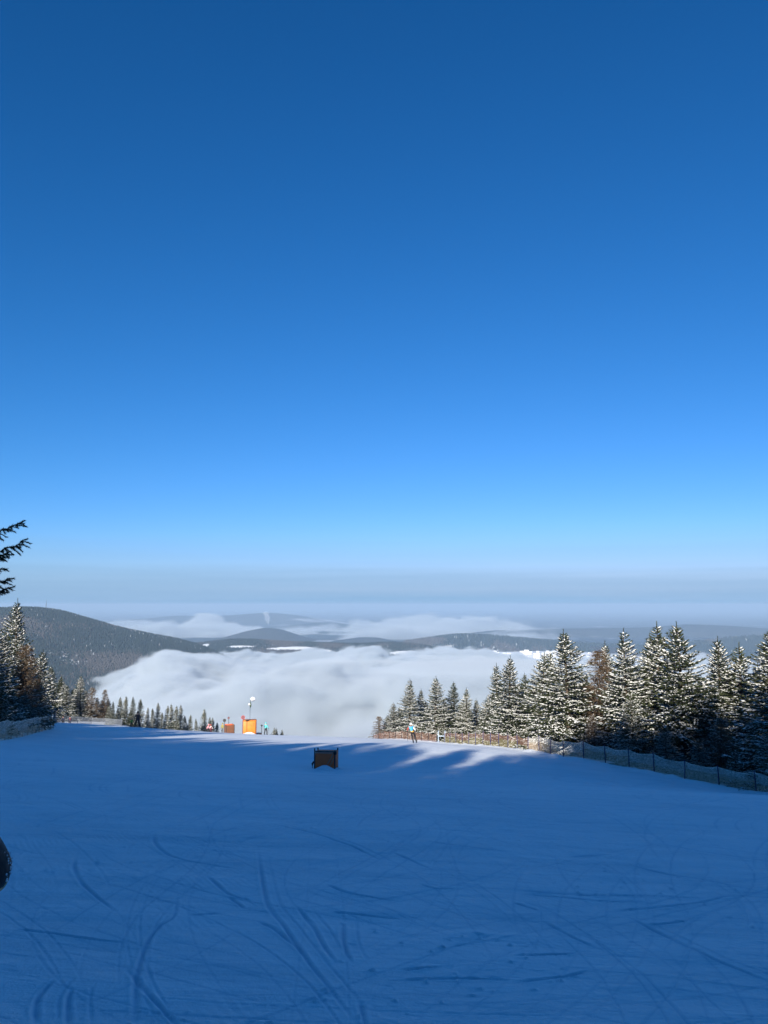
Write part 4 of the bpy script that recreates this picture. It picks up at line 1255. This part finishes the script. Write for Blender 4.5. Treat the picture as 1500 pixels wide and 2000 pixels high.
def human(label, x, y, height, pose, colours, yaw=0.0, skis=True, poles=True, group=None, hood='black', fingers=False, z=None):
    """one continuous skinned body; colours: trousers, jacket_low, jacket_top, sleeve_left, sleeve_right"""
    P = dict(head=(0, 0, 1.60), crown=(0, .01, 1.70), neck=(0, 0, 1.46), chest=(0, 0, 1.30), waist=(0, 0, 1.08), pelvis=(0, 0, .94),
             sl=(-.19, 0, 1.40), el=(-.27, .02, 1.13), wl=(-.27, .10, .90), hl=(-.27, .13, .81),
             sr=(.19, 0, 1.40), er=(.27, .02, 1.13), wr=(.27, .10, .90), hr=(.27, .13, .81),
             pl=(-.10, 0, .90), kl=(-.12, .02, .50), al=(-.12, -.02, .10), tl=(-.13, .16, .05),
             pr=(.10, 0, .90), kr=(.12, .02, .50), ar=(.12, -.02, .10), tr=(.13, .16, .05))
    P.update(pose)
    order_ = ['pelvis', 'waist', 'chest', 'neck', 'head', 'crown', 'sl', 'el', 'wl', 'hl', 'sr', 'er', 'wr', 'hr', 'pl', 'kl', 'al', 'tl', 'pr', 'kr', 'ar', 'tr']
    rad = dict(pelvis=.155, waist=.150, chest=.175, neck=.062, head=.095, crown=.078, sl=.085, el=.062, wl=.050, hl=.052, sr=.085, er=.062, wr=.050, hr=.052,
               pl=.105, kl=.078, al=.062, tl=.050, pr=.105, kr=.078, ar=.062, tr=.050)
    if fingers: rad.update(er=.080, el=.080, sl=.100, sr=.100, wr=.062, wl=.062)
    E = [('pelvis', 'waist'), ('waist', 'chest'), ('chest', 'neck'), ('neck', 'head'), ('head', 'crown'), ('chest', 'sl'), ('sl', 'el'), ('el', 'wl'), ('wl', 'hl'),
         ('chest', 'sr'), ('sr', 'er'), ('er', 'wr'), ('wr', 'hr'), ('pelvis', 'pl'), ('pl', 'kl'), ('kl', 'al'), ('al', 'tl'), ('pelvis', 'pr'), ('pr', 'kr'), ('kr', 'ar'), ('ar', 'tr')]
    part = {'waist': 1, 'chest': 2, 'neck': 2, 'head': 5, 'crown': 5, 'sl': 2, 'el': 3, 'wl': 3, 'hl': 6, 'sr': 2, 'er': 4, 'wr': 4, 'hr': 6,
            'pl': 0, 'kl': 0, 'al': 0, 'tl': 6, 'pr': 0, 'kr': 0, 'ar': 0, 'tr': 6}
    if fingers:
        for hnd, w in (('hl', 'wl'), ('hr', 'wr')):
            h_, w_ = Vector(P[hnd]), Vector(P[w])
            d = (h_ - w_).normalized(); a = d.cross(Vector((0, 1, .2))).normalized()
            for q, (off, ln) in enumerate(((-.030, .062), (-.010, .075), (.012, .070), (.032, .052), (.055, .045))):
                n1, n2 = f'{hnd}{q}a', f'{hnd}{q}b'
                k0 = h_ + a * off * (1 if q < 4 else .8) + d * (.03 if q < 4 else -.02)
                P[n1] = tuple(k0 + d * ln * .5 + a * (.03 if q == 4 else 0)); P[n2] = tuple(k0 + d * ln * .9 + Vector((0, .02, -.015)) + a * (.05 if q == 4 else 0))
                rad[n1] = .014; rad[n2] = .011
                E += [(hnd, n1), (n1, n2)]; part[n1] = part[n2] = 6; order_ += [n1, n2]
    idx = {k: i for i, k in enumerate(order_)}
    me = bpy.data.meshes.new('body_skeleton')
    me.from_pydata([P[k] for k in order_], [(idx[a], idx[b]) for a, b in E], [])
    tmp = bpy.data.objects.new('body_skeleton', me); col.objects.link(tmp)
    tmp.modifiers.new('skin', 'SKIN')
    for i, k in enumerate(order_):
        v = me.skin_vertices[0].data[i]; v.radius = (rad[k], rad[k] * (.78 if k in ('pelvis', 'waist', 'chest') else 1)); v.use_root = (k == 'pelvis')
    ss = tmp.modifiers.new('sub', 'SUBSURF'); ss.levels = 2; ss.render_levels = 2
    dg = bpy.context.evaluated_depsgraph_get()
    bme = bpy.data.meshes.new_from_object(tmp.evaluated_get(dg))
    bpy.data.objects.remove(tmp); bpy.data.meshes.remove(me)
    bme.name = 'body'
    t, jl, jt, s1, s2 = colours
    for mm in (M_CL[t], M_CL[jl], M_CL[jt], M_CL[s1], M_CL[s2], M_SKIN, M_CL['black']): bme.materials.append(mm)
    segs = [(np.array(P[a]), np.array(P[b]), part[b]) for a, b in E]
    cs = np.array([f.center for f in bme.polygons])
    best = np.full(len(cs), 9e9); lab = np.zeros(len(cs), int)
    for a, b, k in segs:
        d = b - a; tt = np.clip(((cs - a) @ d) / (d @ d), 0, 1)
        q = np.linalg.norm(cs - a - tt[:, None] * d, axis=1)
        w = q < best; best[w] = q[w]; lab[w] = k
    bme.polygons.foreach_set('material_index', lab); bme.polygons.foreach_set('use_smooth', [True] * len(lab))
    s = height / 1.80
    root = empty('person', (x, y, gz(x, y) if z is None else z), yaw)
    root.scale = (s, s, s)
    tag(root, label, 'person', group)
    link('body', bme, None, root)
    hc = (Vector(P['head']) + Vector(P['crown'])) / 2
    hm = MB().ball(hc + Vector((0, -.005, .03)), .125, (1, 1.12, .95), 16)
    hm.build('helmet', M_CL[hood], root, True)
    MB().ball(hc + Vector((0, .09, -.01)), .075, (1.15, .6, .55), 12).build('goggles', M_BLACK, root, True)
    if skis:
        for k in ('l', 'r'):
            a = Vector(P['a' + k]); tt = Vector(P['t' + k]); d = (tt - a); d.z = 0; d.normalize()
            zf = min(a.z, tt.z) - .055
            n = Vector((-d.y, d.x, 0)) * .045
            bm = MB()
            st = [(-.75, .0), (-.70, .0), (.70, .0), (.84, .03), (.92, .10)]
            prev = None
            for q, up in st:
                c0 = a + d * q; c0.z = zf + up
                ring = [bm.bm.verts.new(c0 + n), bm.bm.verts.new(c0 - n), bm.bm.verts.new(c0 - n + Vector((0, 0, .02))), bm.bm.verts.new(c0 + n + Vector((0, 0, .02)))]
                if prev:
                    for i in range(4): bm.bm.faces.new((prev[i], prev[(i + 1) % 4], ring[(i + 1) % 4], ring[i]))
                else: bm.bm.faces.new(ring)
                prev = ring
            bm.bm.faces.new(prev[::-1])
            bm.build('ski', M_SKI, root)
    if poles:
        for k in ('l', 'r'):
            h_ = Vector(P['h' + k])
            MB().tube([h_ + Vector((0, .04, .10)), h_ + Vector((0, -.05, -.35)), Vector((h_.x * 1.15, h_.y - .25, max(.0, h_.z - .85)))], .012, 6).build('ski_pole', M_FRAME, root, True)
    return root

STRIDE = dict(kl=(-.20, .06, .50), al=(-.30, .02, .10), tl=(-.33, .18, .06), kr=(.19, .04, .50), ar=(.28, -.06, .10), tr=(.31, .10, .06), pl=(-.11, 0, .90), pr=(.11, 0, .90),
              el=(-.34, .05, 1.18), wl=(-.30, .22, 1.02), hl=(-.28, .28, .98), er=(.32, .04, 1.14), wr=(.36, .14, .92), hr=(.37, .18, .85))
SKIING = dict(kl=(-.02, .16, .50), al=(.06, -.04, .12), tl=(.08, .12, .07), kr=(.24, .14, .48), ar=(.34, -.06, .10), tr=(.37, .10, .05), waist=(-.06, .02, 1.05), chest=(-.12, .08, 1.27), neck=(-.13, .11, 1.42), head=(-.13, .13, 1.56), crown=(-.13, .15, 1.66),
              sl=(-.31, .09, 1.36), el=(-.46, .14, 1.14), wl=(-.42, .32, 1.02), hl=(-.41, .38, .99), sr=(.07, .09, 1.38), er=(.24, .10, 1.15), wr=(.30, .28, 1.0), hr=(.31, .34, .96))
CROUCH = dict(pelvis=(0, -.10, .48), pl=(-.10, -.08, .46), pr=(.10, -.08, .46), kl=(-.15, .26, .52), kr=(.15, .26, .52), al=(-.14, .04, .10), ar=(.14, .04, .10), tl=(-.15, .22, .05), tr=(.15, .22, .05),
              waist=(0, -.06, .62), chest=(0, .06, .82), neck=(0, .14, .96), head=(0, .18, 1.08), crown=(0, .19, 1.17), sl=(-.18, .08, .90), sr=(.18, .08, .90), el=(-.28, .22, .70), er=(.28, .22, .70), wl=(-.20, .38, .58), wr=(.20, .38, .58), hl=(-.17, .43, .55), hr=(.17, .43, .55))
WALK = dict(kl=(-.11, .14, .52), al=(-.11, .10, .10), tl=(-.12, .26, .06), kr=(.11, .02, .50), ar=(.11, -.18, .14), tr=(.12, -.02, .06))

def person(px, py, Y, *a, **k):
    return human(a[0], at(px, py, Y)[0], Y, *a[1:], **k)
person(519, 1431, 113, 'skier in a teal jacket and black trousers standing at the crest', 1.78, STRIDE, ('black', 'teal', 'teal', 'teal', 'teal'), yaw=R(-30), hood='teal')
person(122.5, 1418, 128, 'left one of two people in dark clothes standing by the far net', 1.72, {}, ('black', 'navy', 'navy', 'navy', 'navy'), yaw=R(160), skis=False, poles=False)
person(136, 1418, 128, 'right one of two people in dark clothes, in a maroon-black jacket', 1.72, WALK, ('navy', 'navy', 'maroon', 'navy', 'navy'), yaw=R(200), skis=False, poles=False)
person(268, 1420, 92, 'adult in black clothes standing on skis beside a child in green', 1.82, STRIDE, ('black', 'black', 'black', 'black', 'black'), yaw=R(40))
person(256.5, 1420, 91, 'small child in a bright green jacket next to the adult in black', 1.02, {}, ('black', 'green', 'green', 'green', 'green'), yaw=R(30), hood='grey', poles=False)
person(405.5, 1427, 119, 'person in a pink jacket crouching in the snow left of the brown box', 1.75, CROUCH, ('black', 'pink', 'pink', 'pink', 'pink'), yaw=R(-60), hood='pink', poles=False, skis=False)
person(413.5, 1427, 121, 'person in a white and red jacket kneeling behind the one in pink', 1.8, CROUCH, ('maroon', 'white', 'white', 'red', 'white'), yaw=R(120), hood='red', poles=False, skis=False)
person(434.5, 1427, 123, 'person in an olive yellow jacket beside the black round sign', 1.62, {}, ('grey', 'olive', 'olive', 'olive', 'olive'), yaw=R(150), hood='olive', poles=False)
person(806, 1449, 71, 'skier in a blue and orange jacket gliding down beside the right net', 1.80, SKIING, ('black', 'orange', 'blue', 'red', 'white'), yaw=R(8), hood='white')  # right sleeve white: its sunlit look is put into the clothing colour
# the neighbour at the left edge, of whom only an elbow shows
from mathutils.bvhtree import BVHTree
ER, WR = Vector((.46, -.02, 1.10)), Vector((.28, .16, .97))
ep = at(20, 1694, 3.0)                    # outermost point of the sleeve
s_n = (ep[2] - gz(ep[0] - .5, 3.0)) / 1.10
nbp = human('person in a black jacket at the left edge, only a bent elbow in view', ep[0], 3.0, 1.80 * s_n,
            dict(sr=(.20, 0, 1.40), er=tuple(ER), wr=tuple(WR), hr=(.20, .19, .95), sl=(-.20, 0, 1.40), el=(-.44, -.02, 1.12), wl=(-.27, .14, 1.0), hl=(-.19, .17, .97)),
            ('black', 'black', 'black', 'black', 'black'), skis=False, poles=False, fingers=True)
body = nbp.children[0].data
bv = np.array([v.co for v in body.vertices])
nbp.location.x -= float(bv[:, 0].max()) * s_n
nbp.location.z += ep[2] - (nbp.location.z + float(bv[bv[:, 0].argmax(), 2]) * s_n)
nbp.location.z = max(nbp.location.z, gz(nbp.location.x, 3.0) - .25)
tree_ = BVHTree.FromPolygons([v.co for v in body.vertices], [tuple(p.vertices) for p in body.polygons])
dd = (WR - ER).normalized()
u_ = dd.cross(Vector((0, 0, 1))).normalized(); v_ = dd.cross(u_)
ringp = []
for t in np.linspace(0, 2 * math.pi, 33):
    o_ = u_ * math.cos(t) + v_ * math.sin(t)
    c_ = ER + dd * (.045 + .02 * math.cos(t))
    hit = tree_.ray_cast(c_ + o_ * .3, -o_)
    ringp.append((hit[0] if hit[0] is not None else c_ + o_ * .07) + o_ * .001)
MB().tube(ringp, .0045, 6, False).build('piping', flat('tan_piping', (.50, .38, .22), .6), nbp, True)
rs = np.random.default_rng(4)
bm_ = MB()
for k in range(34):
    d_ = Vector((1, rs.uniform(-.15, .4), rs.uniform(-.7, .9))).normalized()
    p_, n_, _, _ = tree_.find_nearest(ER + d_ * .3)
    bm_.ball(p_ + Vector((0, 0, rs.normal(0, .008))), rs.uniform(.0015, .0045), (1, 1, 1), 6)
tag(bm_.build('snow_dust', M_SNOW, nbp, True), kind='stuff')

# ---------------------------------------------------------------- village, mast, plume
M_WALL = rough_mat('village_plaster', (.52, .47, .40), (.66, .62, .56), .3, .8)
M_ROOF = snow_plain('snowy_roof', (.74, .76, .78), (.86, .87, .88), .4, 0)
M_WIN = flat('dark_window', (.03, .035, .045), .3)
def house():
    t = empty('village_house')
    L_, W_, h_ = 7.5, 4.8, 6.0
    MB().box((-L_, -W_, -4), (L_, W_, h_)).build('wall', M_WALL, t)
    bm = MB()
    e = .8; rh = 5.2
    v = [bm.bm.verts.new(p) for p in ((-L_ - e, -W_ - e, h_ - .3), (L_ + e, -W_ - e, h_ - .3), (L_ + e, W_ + e, h_ - .3), (-L_ - e, W_ + e, h_ - .3), (-L_ - e, 0, h_ + rh), (L_ + e, 0, h_ + rh))]
    for f in ((0, 1, 5, 4), (2, 3, 4, 5), (1, 2, 5), (3, 0, 4), (3, 2, 1, 0)): bm.bm.faces.new([v[i] for i in f])
    rf = bm.build('roof', M_ROOF, t)
    MB().box((2, -.6, h_ + 2), (3.2, .6, h_ + 6.4)).build('chimney', M_WALL, rf)
    for x in (-4.5, 0, 4.5):
        MB().box((x - .8, -W_ - .08, 2.2), (x + .8, -W_ + .04, 4.2)).build('window', M_WIN, t)
    return t
proto = house()
hr_ = random.Random(9)
GV = 'snow-roofed houses of the village beyond the fog'
first = True
spots = 0
for k in range(400):
    px = hr_.choice([hr_.uniform(878, 960), hr_.uniform(930, 1100), hr_.uniform(1010, 1200)])
    Yh = hr_.uniform(3650, 4250)
    X = (px - 750) / FPX * Yh
    Z = float(TOWN.h(np.array([X]), np.array([Yh]))[0])
    ang = (CAM_Z - Z) / Yh
    if ang > .0690: continue
    o = proto if first else copy_tree(proto); first = False
    o.location = (X, Yh, Z); o.rotation_euler.z = hr_.uniform(-.9, .9)
    sc_ = hr_.uniform(.7, 1.5); o.scale = (sc_ * hr_.uniform(.8, 1.5), sc_, sc_)
    tag(o, 'small snow-roofed house in the village beyond the fog', 'house', GV)
    spots += 1
    if spots >= 62: break
cp = at(931, 1280, 3900)
cz = float(TOWN.h(np.array([cp[0]]), np.array([3900.]))[0])
ch = empty('village_church', (cp[0], 3900, cz))
tag(ch, 'white church with a pointed tower in the village beyond the fog', 'church')
MB().box((5, -6, -4), (30, 8, 11)).build('nave', M_WALL, ch)
bm = MB()
v = [bm.bm.verts.new(p) for p in ((4, -7, 10.8), (31, -7, 10.8), (31, 9, 10.8), (4, 9, 10.8), (4, 1, 19), (31, 1, 19))]
for f in ((0, 1, 5, 4), (2, 3, 4, 5), (1, 2, 5), (3, 0, 4), (3, 2, 1, 0)): bm.bm.faces.new([v[i] for i in f])
bm.build('roof', M_ROOF, ch)
MB().box((-4.5, -4, -4), (4.5, 5, 27)).build('tower', M_WALL, ch)
MB().tube([(0, .5, 26.9), (0, .5, 30), (0, .5, 42)], [6, 3.6, .2], 8).build('spire', M_ROOF, ch)

mp = at(90, 1190, 2985)
mz = float(HILL.h(np.array([mp[0]]), np.array([2985.]))[0])
mast = empty('radio_mast', (mp[0], 2985, mz))
tag(mast, 'tiny radio mast on top of the dark wooded hill', 'mast')
bm = MB()
for sx, sy in ((-1, -1), (1, -1), (0, 1.2)): bm.tube([(sx * 2.2, sy * 2.2, -3), (sx * .5, sy * .5, 30)], .4, 5)
for k in range(8):
    z_ = k * 3.8; q = 2.2 - 1.7 * z_ / 30
    bm.tube([(-q, -q, z_), (q, -q, z_ + 3)], .2, 4); bm.tube([(q, -q, z_), (0, 1.2 * q, z_ + 3)], .2, 4); bm.tube([(0, 1.2 * q, z_), (-q, -q, z_ + 3)], .2, 4)
bm.build('lattice', M_FRAME, mast)
MB().tube([(0, 0, 29.5), (0, 0, 40)], [.5, .2], 6).build('antenna', M_FRAME, mast)

def plume():
    r = np.random.default_rng(8)
    bm = bmesh.new()
    for k in range(60):
        t = r.random()
        rad_ = (18 + 34 * t) * r.uniform(.6, 1.1)
        g = bmesh.ops.create_icosphere(bm, subdivisions=2, radius=rad_)
        c = Vector((r.normal(0, 10 + 16 * t) - 45 * t, r.normal(0, 20), 300 * t))
        for v in g['verts']: v.co += c
    me = bpy.data.meshes.new('steam_plume'); bm.to_mesh(me); bm.free()
    me.polygons.foreach_set('use_smooth', [True] * len(me.polygons))
    m = bpy.data.materials.new('steam'); m.use_nodes = True
    m.node_tree.nodes.clear()
    n, l = m.node_tree.nodes, m.node_tree.links
    o_ = N(n, 'ShaderNodeOutputMaterial'); pv = N(n, 'ShaderNodeVolumePrincipled')
    pv.inputs['Color'].default_value = (.99, .99, .99, 1); pv.inputs['Density'].default_value = .016; pv.inputs['Density Attribute'].default_value = ''
    l.new(pv.outputs[0], o_.inputs['Volume']); m.cycles.homogeneous_volume = True
    o = link('steam_plume', me, m)
    p = at(524, 1219, 11500)
    o.location = p; o.scale = (.62, .62, .55)
    tag(o, 'white steam plume rising from the far plain in front of the blue mountains', kind='stuff')
plume()
